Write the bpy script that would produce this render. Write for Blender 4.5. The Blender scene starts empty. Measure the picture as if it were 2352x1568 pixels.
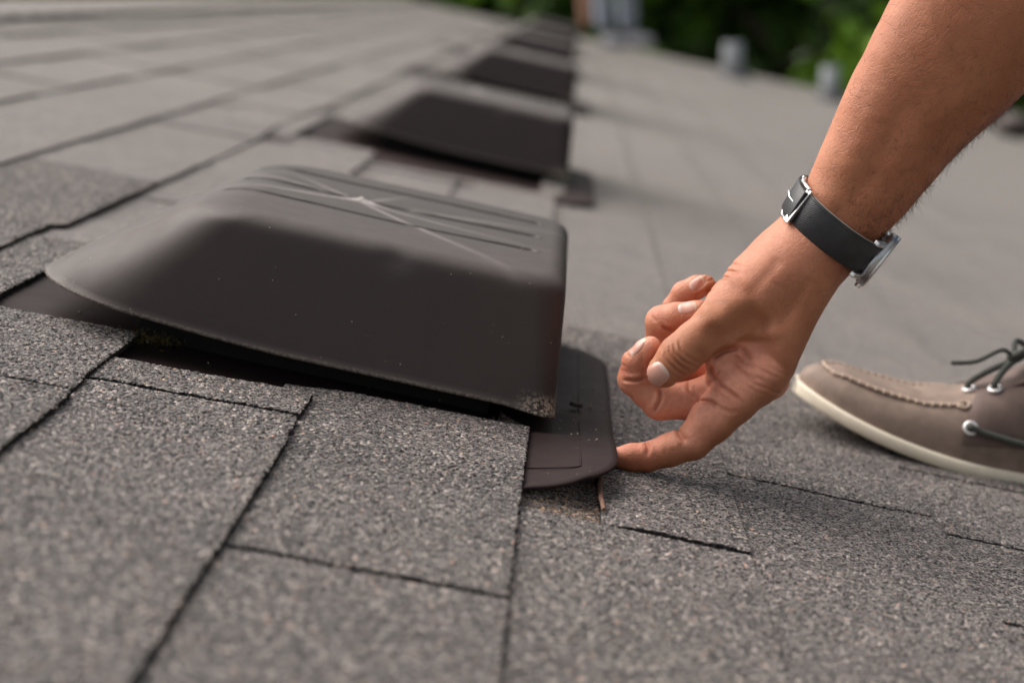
import bpy, bmesh, math, random
import numpy as np
from mathutils import Matrix, Vector
from mathutils.bvhtree import BVHTree
random.seed(7); rng = np.random.default_rng(7)
C = bpy.context.scene.collection
R = math.radians

# ------------------------------------------------------------------ frames
# roof frame: X runs down the slope, Y along the courses, Z off the roof.
PITCH = R(12.0)
cp, sp = math.cos(PITCH), math.sin(PITCH)
ROOF_Z = 4.2
M = Matrix(((cp, 0, sp, 0), (0, 1, 0, 0), (-sp, 0, cp, ROOF_Z), (0, 0, 0, 1)))
MI = M.inverted()
FPX = 4050.0; CX, CY = 1176.0, 784.0; HC = 0.284       # lens in picture units, lens height over the roof
d1 = np.array([154.0, -799.0, FPX]); d1 /= np.linalg.norm(d1)
d2 = np.array([1, .22, 0.0]); d2 -= d2.dot(d1) * d1; d2 /= np.linalg.norm(d2)
nn = np.cross(d2, d1)
if nn[1] > 0: nn = -nn
def cam2roof(p):
    p = np.asarray(p, float)
    return np.stack([p @ d2, p @ d1, p @ nn + HC], -1)
def ray(u, v): return np.array([(u - CX) / FPX, (v - CY) / FPX, 1.0])
def at(u, v, h=0.0):
    r = ray(u, v); return cam2roof(r * (-(HC - h) / r.dot(nn)))
def atY(u, v, Y):
    r = ray(u, v); return cam2roof(r * (Y / r.dot(d1)))

# ------------------------------------------------------------------ camera, sky, sun, exposure
S = bpy.context.scene
cam = bpy.data.cameras.new('camera'); co = bpy.data.objects.new('camera', cam); C.objects.link(co)
right = np.array([d2[0], d1[0], nn[0]]); down = np.array([d2[1], d1[1], nn[1]]); fwd = np.array([d2[2], d1[2], nn[2]])
mc = Matrix.Identity(4)
for i in range(3):
    mc[i][0] = right[i]; mc[i][1] = -down[i]; mc[i][2] = -fwd[i]
mc[2][3] = HC
co.matrix_world = M @ mc
cam.sensor_width = 36; cam.lens = FPX / 2352 * 36
cam.clip_start = .02; cam.clip_end = 400
cam.dof.use_dof = True; cam.dof.focus_distance = 1.075; cam.dof.aperture_fstop = 4.6; cam.dof.aperture_blades = 9
S.camera = co
W = bpy.data.worlds.new('World'); S.world = W; W.use_nodes = True
wn = W.node_tree; bg = wn.nodes['Background']
sky = wn.nodes.new('ShaderNodeTexSky'); sky.sky_type = 'NISHITA'; sky.sun_disc = False
SUN_DIR = Vector((-0.66, 0.36, 1.0)).normalized()      # towards the sun, world axes
sky.sun_elevation = math.asin(SUN_DIR.z); sky.sun_rotation = math.atan2(SUN_DIR.x, SUN_DIR.y)
sky.air_density = 1.6; sky.dust_density = 6.0; sky.ozone_density = .6
hs = wn.nodes.new('ShaderNodeHueSaturation'); hs.inputs['Saturation'].default_value = .28
wn.links.new(sky.outputs[0], hs.inputs['Color']); wn.links.new(hs.outputs[0], bg.inputs[0])
bg.inputs[1].default_value = .09
sl = bpy.data.lights.new('sun', 'SUN'); sl.energy = 2.2; sl.angle = R(66); sl.color = (1, .93, .86)
so = bpy.data.objects.new('sun', sl); C.objects.link(so)
so.rotation_euler = SUN_DIR.to_track_quat('Z', 'Y').to_euler(); so.location = (0, 0, 12)
S.view_settings.view_transform = 'Standard'; S.view_settings.look = 'None'
S.view_settings.gamma = 1; S.view_settings.exposure = 0.76; S.view_settings.use_curve_mapping = False
S.cycles.max_bounces = 6; S.cycles.use_denoising = True

# ------------------------------------------------------------------ helpers
def tag(o, label=None, cat=None, group=None, kind=None):
    if label: o['label'] = label
    if cat: o['category'] = cat
    if group: o['group'] = group
    if kind: o['kind'] = kind
    return o
BASE = {}
def thing(name, base, label=None, cat=None, group=None, kind=None, rot=None):
    o = bpy.data.objects.new(name, None); C.objects.link(o); o.empty_display_size = .05
    o.matrix_world = M @ Matrix.Translation(Vector(base)) @ (rot or Matrix.Identity(4))
    BASE[o] = np.array(base, float)
    return tag(o, label, cat, group, kind)
def mesh(name, V, F, smooth=True):
    me = bpy.data.meshes.new(name)
    V = np.asarray(V, np.float32)
    if isinstance(F, np.ndarray):
        n, k = F.shape
        me.vertices.add(len(V)); me.vertices.foreach_set('co', V.ravel())
        me.loops.add(n * k); me.loops.foreach_set('vertex_index', F.astype(np.int32).ravel())
        me.polygons.add(n); me.polygons.foreach_set('loop_start', np.arange(0, n * k, k, dtype=np.int32))
        me.update(calc_edges=True)
    else:
        me.from_pydata([tuple(map(float, v)) for v in V], [], F); me.update()
    me.polygons.foreach_set('use_smooth', [bool(smooth)] * len(me.polygons))
    return me
def put(name, V, F, mat, parent=None, smooth=True, kind=None, label=None):
    """link a mesh whose vertices are given in roof coordinates"""
    V = np.asarray(V, float)
    b = BASE.get(parent, np.zeros(3)) if parent is not None else np.zeros(3)
    me = mesh(name, V - b, F, smooth); me.materials.append(mat)
    o = bpy.data.objects.new(name, me); C.objects.link(o)
    if parent is not None:
        o.parent = parent; BASE[o] = b
    else:
        o.matrix_world = M
        BASE[o] = b
    if kind: o['kind'] = kind
    if label: o['label'] = label
    return o
def put_at(name, V, F, mat, base, **k):
    """top-level mesh with its origin at base"""
    me = mesh(name, np.asarray(V, float) - np.asarray(base, float), F, k.pop('smooth', True)); me.materials.append(mat)
    o = bpy.data.objects.new(name, me); C.objects.link(o)
    o.matrix_world = M @ Matrix.Translation(Vector(base)); BASE[o] = np.array(base, float)
    return tag(o, **k)
def setattr_col(o, col, name='tone'):
    a = o.data.color_attributes.new(name, 'FLOAT_COLOR', 'POINT')
    c = np.ones((len(o.data.vertices), 4), np.float32); c[:, :col.shape[1]] = col
    a.data.foreach_set('color', c.ravel())
def grid_faces(nu, nv, wrap_u=False, wrap_v=False, off=0):
    iu = np.arange(nu if wrap_u else nu - 1); iv = np.arange(nv if wrap_v else nv - 1)
    a, b = np.meshgrid(iu, iv, indexing='ij'); a2 = (a + 1) % nu; b2 = (b + 1) % nv
    return np.stack([a * nv + b, a2 * nv + b, a2 * nv + b2, a * nv + b2], -1).reshape(-1, 4) + off
def catmull(P, n):
    P = np.asarray(P, float); m = len(P)
    Q = np.vstack([2 * P[0] - P[1], P, 2 * P[-1] - P[-2]])
    t = np.linspace(0, m - 1, n); i = np.minimum(t.astype(int), m - 2); f = (t - i)[:, None]
    p0, p1, p2, p3 = Q[i], Q[i + 1], Q[i + 2], Q[i + 3]
    return .5 * (2 * p1 + (p2 - p0) * f + (2 * p0 - 5 * p1 + 4 * p2 - p3) * f ** 2 + (3 * p1 - p0 - 3 * p2 + p3) * f ** 3)
def tube(P, r, n=10, caps=True, ell=1.0, up=None):
    """tube along a polyline; r scalar or per point. returns verts, faces(list)"""
    P = np.asarray(P, float); m = len(P); r = np.broadcast_to(np.asarray(r, float), (m,))
    T = np.gradient(P, axis=0); T /= np.linalg.norm(T, axis=1)[:, None] + 1e-12
    u = np.array(up if up is not None else [0.13, 0.31, .94]); V = []
    for i in range(m):
        u = u - u.dot(T[i]) * T[i]
        u /= np.linalg.norm(u) + 1e-12; w = np.cross(T[i], u)
        a = np.linspace(0, 2 * math.pi, n, endpoint=False)
        V.append(P[i] + r[i] * (np.cos(a)[:, None] * u * ell + np.sin(a)[:, None] * w))
    V = np.vstack(V); F = [list(map(int, q)) for q in grid_faces(m, n, wrap_v=True)]
    if caps:
        F.append(list(range(n))[::-1]); F.append(list(range((m - 1) * n, m * n)))
    return V, F
def join(parts):
    V = []; F = []; o = 0
    for v, f in parts:
        V.append(np.asarray(v)); F += [[int(i) + o for i in q] for q in f]; o += len(v)
    return np.vstack(V), F
def box(x0, x1, y0, y1, z0, z1):
    V = [(x, y, z) for x in (x0, x1) for y in (y0, y1) for z in (z0, z1)]
    return np.array(V, float), [[0, 1, 3, 2], [4, 6, 7, 5], [0, 4, 5, 1], [2, 3, 7, 6], [0, 2, 6, 4], [1, 5, 7, 3]]
def sstep(a, b, x):
    t = np.clip((x - a) / (b - a), 0, 1); return t * t * (3 - 2 * t)
def vnoise(P, seed=0):
    """cheap smooth value noise on Nx3 array, roughly -1..1"""
    P = np.asarray(P, float); i = np.floor(P).astype(np.int64); f = P - i; f = f * f * (3 - 2 * f)
    def h(a, b, c):
        n = (a * 374761393 + b * 668265263 + c * 2147483647 + seed * 974711) & 0xffffffff
        n = ((n ^ (n >> 13)) * 1274126177) & 0xffffffff
        return ((n ^ (n >> 16)) & 0xffff) / 32767.5 - 1
    r = 0
    for dx in (0, 1):
        for dy in (0, 1):
            for dz in (0, 1):
                w = (f[:, 0] if dx else 1 - f[:, 0]) * (f[:, 1] if dy else 1 - f[:, 1]) * (f[:, 2] if dz else 1 - f[:, 2])
                r = r + w * h(i[:, 0] + dx, i[:, 1] + dy, i[:, 2] + dz)
    return r

# ------------------------------------------------------------------ materials
class Mat:
    def __init__(s, name, rough=.6, base=(.5, .5, .5), spec=.5, metal=0):
        s.m = bpy.data.materials.new(name); s.m.use_nodes = True; s.t = s.m.node_tree
        s.p = s.t.nodes['Principled BSDF']
        s.p.inputs['Roughness'].default_value = rough; s.p.inputs['Base Color'].default_value = (*base, 1)
        s.p.inputs['Specular IOR Level'].default_value = spec; s.p.inputs['Metallic'].default_value = metal
        s.tc = None
    def n(s, t, **k):
        x = s.t.nodes.new(t)
        for a, b in k.items():
            if a in x.inputs: x.inputs[a].default_value = b
            else: setattr(x, a, b)
        return x
    def l(s, a, b): s.t.links.new(a, b)
    def coord(s):
        if not s.tc: s.tc = s.n('ShaderNodeTexCoord')
        return s.tc.outputs['Object']
    def noise(s, scale, detail=4, rough=.5, vec=None):
        x = s.n('ShaderNodeTexNoise'); x.inputs['Scale'].default_value = scale; x.inputs['Detail'].default_value = detail
        x.inputs['Roughness'].default_value = rough; s.l(vec or s.coord(), x.inputs['Vector']); return x
    def vor(s, scale, feature='F1', vec=None, rand=1):
        x = s.n('ShaderNodeTexVoronoi'); x.feature = feature; x.inputs['Scale'].default_value = scale
        x.inputs['Randomness'].default_value = rand
        s.l(vec or s.coord(), x.inputs['Vector']); return x
    def ramp(s, src, stops, interp='LINEAR'):
        x = s.n('ShaderNodeValToRGB'); x.color_ramp.interpolation = interp; e = x.color_ramp.elements
        while len(e) < len(stops): e.new(.5)
        for q, (p, c) in zip(e, stops): q.position = p; q.color = (*c, 1) if len(c) == 3 else c
        s.l(src, x.inputs[0]); return x.outputs[0]
    def mix(s, f, a, b, mode='MIX'):
        x = s.n('ShaderNodeMix', data_type='RGBA', blend_type=mode)
        for sock, v in ((x.inputs[0], f), (x.inputs[6], a), (x.inputs[7], b)):
            if isinstance(v, bpy.types.NodeSocket): s.l(v, sock)
            elif isinstance(v, (int, float)): sock.default_value = v
            else: sock.default_value = (*v, 1)
        return x.outputs[2]
    def math(s, op, a, b=0.5):
        x = s.n('ShaderNodeMath', operation=op)
        for sock, v in ((x.inputs[0], a), (x.inputs[1], b)):
            if isinstance(v, bpy.types.NodeSocket): s.l(v, sock)
            else: sock.default_value = v
        return x.outputs[0]
    def bump(s, h, strength=.5, dist=.001, prev=None):
        x = s.n('ShaderNodeBump'); x.inputs['Strength'].default_value = 1 if isinstance(strength, bpy.types.NodeSocket) else strength; x.inputs['Distance'].default_value = dist
        s.l(h, x.inputs['Height'])
        if prev: s.l(prev, x.inputs['Normal'])
        if isinstance(strength, bpy.types.NodeSocket): s.l(strength, x.inputs['Strength'])
        return x.outputs[0]
    def attr(s, name='tone'):
        x = s.n('ShaderNodeAttribute'); x.attribute_name = name; return x
    def fin(s, col=None, nrm=None, rough=None):
        if col is not None: s.l(col, s.p.inputs['Base Color'])
        if nrm is not None: s.l(nrm, s.p.inputs['Normal'])
        if rough is not None: s.l(rough, s.p.inputs['Roughness'])
        return s.m

def simple(name, base, rough=.6, spec=.5, metal=0, ns=None, var=.3, bs=.2, bd=.001):
    m = Mat(name, rough, base, spec, metal)
    if ns:
        n = m.noise(ns, 4, .6)
        c = m.ramp(n.outputs[0], [(.3, tuple(x * (1 - var) for x in base)), (.7, tuple(min(1, x * (1 + var)) for x in base))])
        return m.fin(c, m.bump(n.outputs[0], bs, bd))
    return m.m

def mat_shingle(name, tint=(1, 1, 1), dark=.60, bs=1.0, sheen=.85):
    m = Mat(name, .62, spec=.6)
    m.p.inputs['Sheen Weight'].default_value = sheen; m.p.inputs['Sheen Roughness'].default_value = .21; m.p.inputs['Sheen Tint'].default_value = (1, .91, .87, 1)
    v = m.vor(540); v2 = m.vor(300)
    cy_ = m.n('ShaderNodeSeparateXYZ'); m.l(m.coord(), cy_.inputs[0])
    lod = m.n('ShaderNodeMapRange'); m.l(cy_.outputs[1], lod.inputs[0]); lod.inputs[1].default_value = 1.15; lod.inputs[2].default_value = 2.8; lod.inputs[3].default_value = 1.0; lod.inputs[4].default_value = .25
    lod = lod.outputs[0]                                 # fine relief fades where grains are far below a pixel
    sep = m.n('ShaderNodeSeparateColor'); m.l(v.outputs['Color'], sep.inputs[0])
    sep2 = m.n('ShaderNodeSeparateColor'); m.l(v2.outputs['Color'], sep2.inputs[0])
    k = dark
    g = m.ramp(sep.outputs[0], [(0, (.010 * k, .008 * k, .008 * k)), (.34, (.04 * k, .035 * k, .034 * k)), (.6, (.115 * k, .104 * k, .099 * k)),
                                (.82, (.30 * k, .275 * k, .262 * k)), (.95, (.58 * k, .53 * k, .50 * k)), (1, (.85 * k, .78 * k, .73 * k))])
    br = m.ramp(sep.outputs[1], [(0, (1, 1, 1)), (.86, (1, 1, 1)), (.92, (1.22, .95, .78)), (.97, (1.2, .8, .64)), (1, (.95, 1.02, 1.1))], 'CONSTANT')
    c = m.mix(1, g, br, 'MULTIPLY')
    big = m.noise(6, 4, .6); c = m.mix(.8, c, m.ramp(big.outputs[0], [(.28, (.70, .66, .65)), (.5, (1, 1, .96)), (.72, (1.26, 1.2, 1.18))]), 'MULTIPLY')
    big2 = m.noise(1.9, 5, .7); c = m.mix(.75, c, m.ramp(big2.outputs[0], [(.32, (.74, .72, .72)), (.5, (1, .98, 1)), (.68, (1.2, 1.2, 1.14))]), 'MULTIPLY')
    oi = m.n('ShaderNodeObjectInfo')
    c = m.mix(1, c, m.ramp(oi.outputs['Random'], [(0, ((1.04 - .05 * bs) * tint[0], (.975 - .05 * bs) * tint[1], (.945 - .05 * bs) * tint[2])), (1, ((1.04 + .05 * bs) * tint[0], (.97 + .05 * bs) * tint[1], (.94 + .05 * bs) * tint[2]))]), 'MULTIPLY')
    pit = m.noise(330, 3, .6); pm_ = m.noise(26, 3, .6)
    pf = m.math('MULTIPLY', m.ramp(pit.outputs[0], [(.42, (1, 1, 1)), (.49, (0, 0, 0))]), m.ramp(pm_.outputs[0], [(.35, (.35, .35, .35)), (.65, (1, 1, 1))]))
    c = m.mix(m.math('MULTIPLY', pf, lod), c, (.009, .007, .007))
    wear = m.noise(38, 5, .65)
    c = m.mix(m.ramp(wear.outputs[0], [(.62, (0, 0, 0)), (.78, (.6, .6, .6))]), c, (.05, .043, .04))
    b = m.bump(v.outputs['Distance'], m.math('MULTIPLY', lod, .9), -.0011)
    b = m.bump(v2.outputs['Distance'], m.math('MULTIPLY', lod, .5), -.0012, b)
    b = m.bump(pf, m.math('MULTIPLY', lod, .6), -.0009, b)
    return m.fin(c, b)
M_SH = mat_shingle('asphalt_shingle')
M_CUT = simple('cut_asphalt_edge', (.014, .012, .0115), .85, ns=900, var=.5)
M_SHB = mat_shingle('weathered_brown_shingle', (1.0, .72, .46), .62)

def mat_plastic(name, base, dusty=True):
    m = Mat(name, .6, base, .42)
    a = m.attr()
    n1 = m.noise(16, 4, .6); n2 = m.noise(700, 2, .5); n3 = m.noise(4.5, 2)
    c = m.mix(m.ramp(n1.outputs[0], [(.35, (0, 0, 0)), (.75, (.55, .55, .55))]), base, tuple(x * 1.35 for x in base))
    c = m.mix(m.ramp(n3.outputs[0], [(.4, (0, 0, 0)), (.65, (.55, .55, .55))]), c, (base[0] * .72, base[1] * .98, base[2] * .95))
    if dusty:
        geo = m.n('ShaderNodeNewGeometry'); sx = m.n('ShaderNodeSeparateXYZ'); m.l(geo.outputs['Normal'], sx.inputs[0])
        up = m.ramp(sx.outputs[2], [(.55, (0, 0, 0)), (.97, (1, 1, 1))])
        dn = m.noise(60, 5, .7)
        f = m.mix(1, up, m.ramp(dn.outputs[0], [(.25, (.20 * dusty,) * 3), (.7, (.40 * dusty,) * 3)]), 'MULTIPLY')
        c = m.mix(f, c, (.30, .262, .245))
        sp_ = m.vor(420); s3 = m.n('ShaderNodeSeparateColor'); m.l(sp_.outputs['Color'], s3.inputs[0])
        dot = m.math('MULTIPLY', m.math('LESS_THAN', sp_.outputs['Distance'], .16), m.math('GREATER_THAN', s3.outputs[0], .972))
        c = m.mix(dot, c, (.30, .25, .20))
        sepa = m.n('ShaderNodeSeparateColor'); m.l(a.outputs['Color'], sepa.inputs[0])
        gn = m.noise(420, 3, .7)
        c = m.mix(m.math('MULTIPLY', sepa.outputs[0], m.math('ADD', gn.outputs[0], .25)), c, (.42, .38, .37))      # pale scuffs
        c = m.mix(m.math('MULTIPLY', sepa.outputs[1], m.math('GREATER_THAN', gn.outputs[0], .5)), c, (.36, .29, .22))  # caked grit
    b = m.bump(n2.outputs[0], .16, .0004); b = m.bump(n1.outputs[0], .2, .002, b)
    r = m.ramp(n1.outputs[0], [(.3, (.50,) * 3), (.7, (.68,) * 3)])
    return m.fin(c, b, r)
M_HOOD = mat_plastic('brown_vent_plastic', (.037, .0265, .0245), .33)
M_HOOD.node_tree.nodes['Principled BSDF'].inputs['Specular IOR Level'].default_value = .32
M_FLANGE = mat_plastic('brown_flange_plastic', (.026, .0145, .0145), .08)
M_FLANGE.node_tree.nodes['Principled BSDF'].inputs['Specular IOR Level'].default_value = .10
M_DARK = Mat('flat_black', .8, (.012, .011, .011)).m
M_SPALL = Mat('torn_asphalt_edge', .8, (.16, .085, .055)).m

# ------------------------------------------------------------------ roof and shingles
roof = thing('roof', (0, 0, 0), kind='structure')
RY0, RY1, RX1, RIDGE = -1.5, 11.9, 5.2, -1.2
xs_up = [-.107, -.232, -.380, -.518, -.672, -.815, -.955, -1.09, -1.2]
xs_dn = [.028, .156, .295]
while xs_dn[-1] < RX1: xs_dn.append(xs_dn[-1] + .14)
LINES = sorted(xs_up + xs_dn)                             # butt edges, top to eave
# where a joint between two tabs is set out by the photograph (course below line i)
SET = {(-.107, .028): ([.30, .782], 1.125), (-.232, -.107): ([.42, .997], 1.13), (-.38, -.232): ([.2, .55], 1.165)}
JN = {.156: [.62, .946], .295: [.70, 1.118], .435: [.925], .028: [.30, .782, 1.2], -.107: [.42, .997, 1.2], -.232: [.25, .6],
      -.38: [.9, 1.42, 1.79], -.518: [1.3, 1.62, 2.33], -.672: [1.5, 2.0]}
V1 = (-.296, .042, 1.085, 1.430)                           # hood footprint of the nearest vent
VENTS = [0, 1.475, 3.32, 5.05, 6.8, 8.55]
def hump(x, y):
    """shingles ride up a little over the flanges they cover"""
    z = 0
    for dy in VENTS[:3]:
        ax = sstep(-.50, -.44, x) * (1 - sstep(.03, .07, x)); ay = sstep(.93 + dy, 1.0 + dy, y) * (1 - sstep(1.40 + dy, 1.47 + dy, y))
        z = z + .0062 * ax * ay
    return z
def tab(x0, x1, y0, y1, lift, near, name='shingle'):
    """one shingle tab; x1 is its lower (butt) edge; returns vertices, faces"""
    if near == 2: dx = dy = .0012
    elif near == 1: dx = dy = .012
    else: dx = dy = .07
    xa = x0 - .022; nx = max(2, int(round((x1 - xa) / dx)) + 1); ny = max(2, int(round((y1 - y0) / dy)) + 1)
    X, Y = np.meshgrid(np.linspace(xa, x1, nx), np.linspace(y0, y1, ny), indexing='ij')
    P = np.stack([X, Y, np.zeros_like(X)], -1)
    f = (X - xa) / (x1 - xa); top = (.0036 if x1 > .1 else .0012) + f * ((.0046 if x1 > -.4 else .0033) if x1 < .03 else .0011) + lift * sstep(0, .25, f) + hump(X, Y)
    if near:
        w = .0007 if near == 2 else .0005
        flat = np.stack([X.ravel() * 90, Y.ravel() * 90, np.full(X.size, lift * 1e4)], -1)
        top = top + .0006 * vnoise(flat * .18, 3).reshape(X.shape)
        if near == 2:
            top = top + rng.normal(0, .00026, X.shape) + .00025 * vnoise(flat * 4, 9).reshape(X.shape)
            # ragged cut edges
            ex = vnoise(np.stack([Y[-1] * 420, np.zeros(ny), np.zeros(ny)], -1), 5) * .0007 + rng.normal(0, .0003, ny)
            ex = ex if x1 < .1 else ex * 0 + .004; P[-1, :, 0] += ex; P[-2, :, 0] += ex * .6
            for j, s in ((0, 1), (-1, -1)):
                e = vnoise(np.stack([X[:, 0] * 420, np.full(nx, j + 3.), np.zeros(nx)], -1), 6) * .0007 + rng.normal(0, .0003, nx)
                P[:, j, 1] += e
            top[-1] -= (.0005 if x1 < .1 else 0); top[:, 0] -= .0005; top[:, -1] -= .0005
    P[..., 2] = top
    th = (.0036 if x1 < .03 else .0026) + lift * .7
    Vt = P.reshape(-1, 3); F = grid_faces(nx, ny)[:, ::-1][:, ::-1]
    ring = [(i, 0) for i in range(nx)] + [(nx - 1, j) for j in range(1, ny)] + [(i, ny - 1) for i in range(nx - 2, -1, -1)] + [(0, j) for j in range(ny - 2, 0, -1)]
    idx = np.array([i * ny + j for i, j in ring]); B = Vt[idx].copy(); B[:, 2] -= th
    n = len(idx); o = len(Vt); k = np.arange(n)
    FS = np.stack([idx, idx[(k + 1) % n], o + (k + 1) % n, o + k], -1)[:, ::-1]
    # orient top up
    F = F if near >= 0 else F
    return np.vstack([Vt, B]), np.vstack([F, FS]), n
near_tabs = []; far_parts = []
GAP = .0016
for li in range(1, len(LINES)):
    xu, xl = LINES[li - 1], LINES[li]
    js = sorted(JN.get(round(xl, 3), []))
    y = (js[0] if js else random.uniform(.3, .6))
    ys = [y]
    while ys[0] > RY0: ys.insert(0, ys[0] - random.uniform(.17, .34))
    for j in js[1:]: ys.append(j)
    while ys[-1] < RY1: ys.append(min(RY1, ys[-1] + random.uniform(.14, .36)))
    ys[0] = RY0
    if RY1 - ys[-2] < .05: ys.pop(-2)
    hi = random.random() < .5
    for a, b in zip(ys, ys[1:]):
        segs = [(a, b)]
        if -.385 < xu and xl < .03 + 1e-6 or abs(xl - .028) < 1e-6:
            for dy in VENTS:                             # cut round each vent
                c0, c1 = (1.122 if xl < -.2 else (1.056 if xl < -.1 else 1.092)) + dy, 1.37 + dy
                if dy > 0: c0 -= .13
                ns = []
                for s0, s1 in segs:
                    if s1 <= c0 or s0 >= c1: ns.append((s0, s1)); continue
                    if s0 < c0: ns.append((s0, c0))
                    if s1 > c1: ns.append((c1, s1))
                segs = ns
        hi = not hi if random.random() < .75 else hi
        for s0, s1 in segs:
            if s1 - s0 < .012: continue
            js_ = [j for j in js if abs(j - s0) < .002]; je_ = [j for j in js if abs(j - s1) < .002]
            if js_ or je_: hi = True
            lift = ((.0022 if hi else .0004) if xl < .03 else .0004)
            if abs(xl - .156) < .001 and abs(s0 - .946) < .001:      # the broken tab by the lifted flange
                near_tabs.append((.9, .030, .0755, s0 + GAP, 1.16, -.0018, 2, 'low'))
                near_tabs.append((.9, .0775 + .02, xl, s0 + GAP, s1, .0018, 2, ''))
                continue
            vis = s1 > .55 and s0 < 1.36 and -.45 < xl < .5 and xu < .36 or (-.53 < xl < -.3 and 1.0 < s0 < 1.45)
            d = math.hypot((s0 + s1) / 2, xl * 1.2) - .3
            if s1 < .4: d += 3
            gp = (.0024 if xl > .1 else .0030) if vis else (GAP / 2 if xl < .1 else .0002)
            near_tabs.append((d, xu, xl, s0 + gp, s1 - gp, lift, 2 if vis else (1 if d < 4.5 else 0), ''))
near_tabs.append((.8, -.380, -.332, 1.124, 1.37, .0016, 2, ''))
near_tabs.append((1.8, -.380, -.347, 2.43, 2.845, .0016, 1, ''))
near_tabs.sort(key=lambda t: t[0])
for k, (d, xu, xl, a, b, lift, near, flag) in enumerate(near_tabs):
    if k < 298:
        V, F, ns_ = tab(xu, xl, a, b, lift, near)
        o = put('shingle', V, F, M_SHB if flag == 'low' else M_SH, roof, smooth=False)
        o.data.materials.append(M_CUT); mi = np.zeros(len(F), np.int32); mi[-ns_:] = 1 if near == 2 else 0; o.data.polygons.foreach_set('material_index', mi)
    else:
        far_parts.append(tab(xu, xl, a, b, lift, 0))
Vs = []; Fs = []; o_ = 0
for v, f, _n in far_parts:
    Vs.append(v); Fs.append(f + o_); o_ += len(v)
put('shingle_field', np.vstack(Vs), np.vstack(Fs), M_SH, roof, smooth=False, kind='stuff')
# torn edge of the broken tab
P = catmull([(.0745, 1.10, .008), (.0752, 1.05, .0078), (.0742, 1.0, .0072), (.0765, .966, .0062)], 40)
P[:, 0] += rng.normal(0, .0003, 40)
V, F = tube(P, np.linspace(.0026, .0014, 40), 6); put('torn_edge', V, F, M_SPALL, roof)
# deck under the shingles, other slope, ridge cap, fascia
M_DECK = simple('roof_felt', (.03, .028, .027), .9)
V, F = box(RIDGE, RX1, RY0, RY1, -.06, -.0042); put('deck', V, F, M_DECK, roof, smooth=False)
a2 = math.tan(2 * PITCH)
V = np.array([(RIDGE, RY0, -.003), (RIDGE, RY1, -.003), (RIDGE - 4.5, RY1, -4.5 * a2), (RIDGE - 4.5, RY0, -4.5 * a2),
              (RIDGE, RY0, -.06), (RIDGE, RY1, -.06), (RIDGE - 4.5, RY1, -4.5 * a2 - .06), (RIDGE - 4.5, RY0, -4.5 * a2 - .06)])
put('far_slope', V, [[0, 1, 2, 3], [4, 7, 6, 5], [0, 4, 5, 1], [1, 5, 6, 2], [2, 6, 7, 3], [3, 7, 4, 0]], M_SH, roof, smooth=False)
y = RY0
ncap = 0
while y < RY1 - .05:
    y2 = min(RY1, y + .145)
    V = []
    for yy, z in ((y - .02, .006), (y2, .011)):
        for xx, zz in ((RIDGE + .15, .006), (RIDGE + .03, .006), (RIDGE, .003), (RIDGE - .14, -.14 * a2 + .006)): V.append((xx, yy, zz + z))
    n = 4
    V += [(v[0], v[1], v[2] - .006) for v in V]
    F = [[i, i + 1, i + 5, i + 4] for i in range(3)] + [[i + 8, i + 12, i + 13, i + 9] for i in range(3)] + [[4 + i, 5 + i, 13 + i, 12 + i] for i in range(3)] + [[0, 4, 12, 8]] + [[i + 1, i, i + 8, i + 9] for i in range(3)]
    put('ridge_cap', V, F, M_SH, roof, smooth=False); y = y2
M_TRIM = simple('painted_trim', (.62, .6, .57), .5)
V, F = box(RIDGE, RX1, RY1 + .003, RY1 + .028, -.19, -.012); put('rake_board', V, F, M_TRIM, roof, smooth=False)
V, F = box(RX1 + .003, RX1 + .028, RY0, RY1, -.19, -.012); put('fascia', V, F, M_TRIM, roof, smooth=False)

# ------------------------------------------------------------------ roof vents
RM = [34]
def rrect(x0, x1, y0, y1, rl, rr, n=24, m=None):
    m = m or RM[0]
    """closed outline; left corners radius rl, right corners rr"""
    pts = []
    def arc(cx, cy, r, a0, a1):
        for t in np.linspace(a0, a1, n): pts.append((cx + r * math.cos(t), cy + r * math.sin(t)))
    def seg(p, q):
        for t in np.linspace(0, 1, m + 2)[1:-1]: pts.append((p[0] + (q[0] - p[0]) * t, p[1] + (q[1] - p[1]) * t))
    arc(x0 + rl, y0 + rl, rl, math.pi, 1.5 * math.pi); seg((x0 + rl, y0), (x1 - rr, y0))
    arc(x1 - rr, y0 + rr, rr, 1.5 * math.pi, 2 * math.pi); seg((x1, y0 + rr), (x1, y1 - rr))
    arc(x1 - rr, y1 - rr, rr, 0, .5 * math.pi); seg((x1 - rr, y1), (x0 + rl, y1))
    arc(x0 + rl, y1 - rl, rl, .5 * math.pi, math.pi); seg((x0, y1 - rl), (x0, y0 + rl))
    return np.array(pts)
X0, X1, Y0, Y1 = V1; HT = .1065
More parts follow.
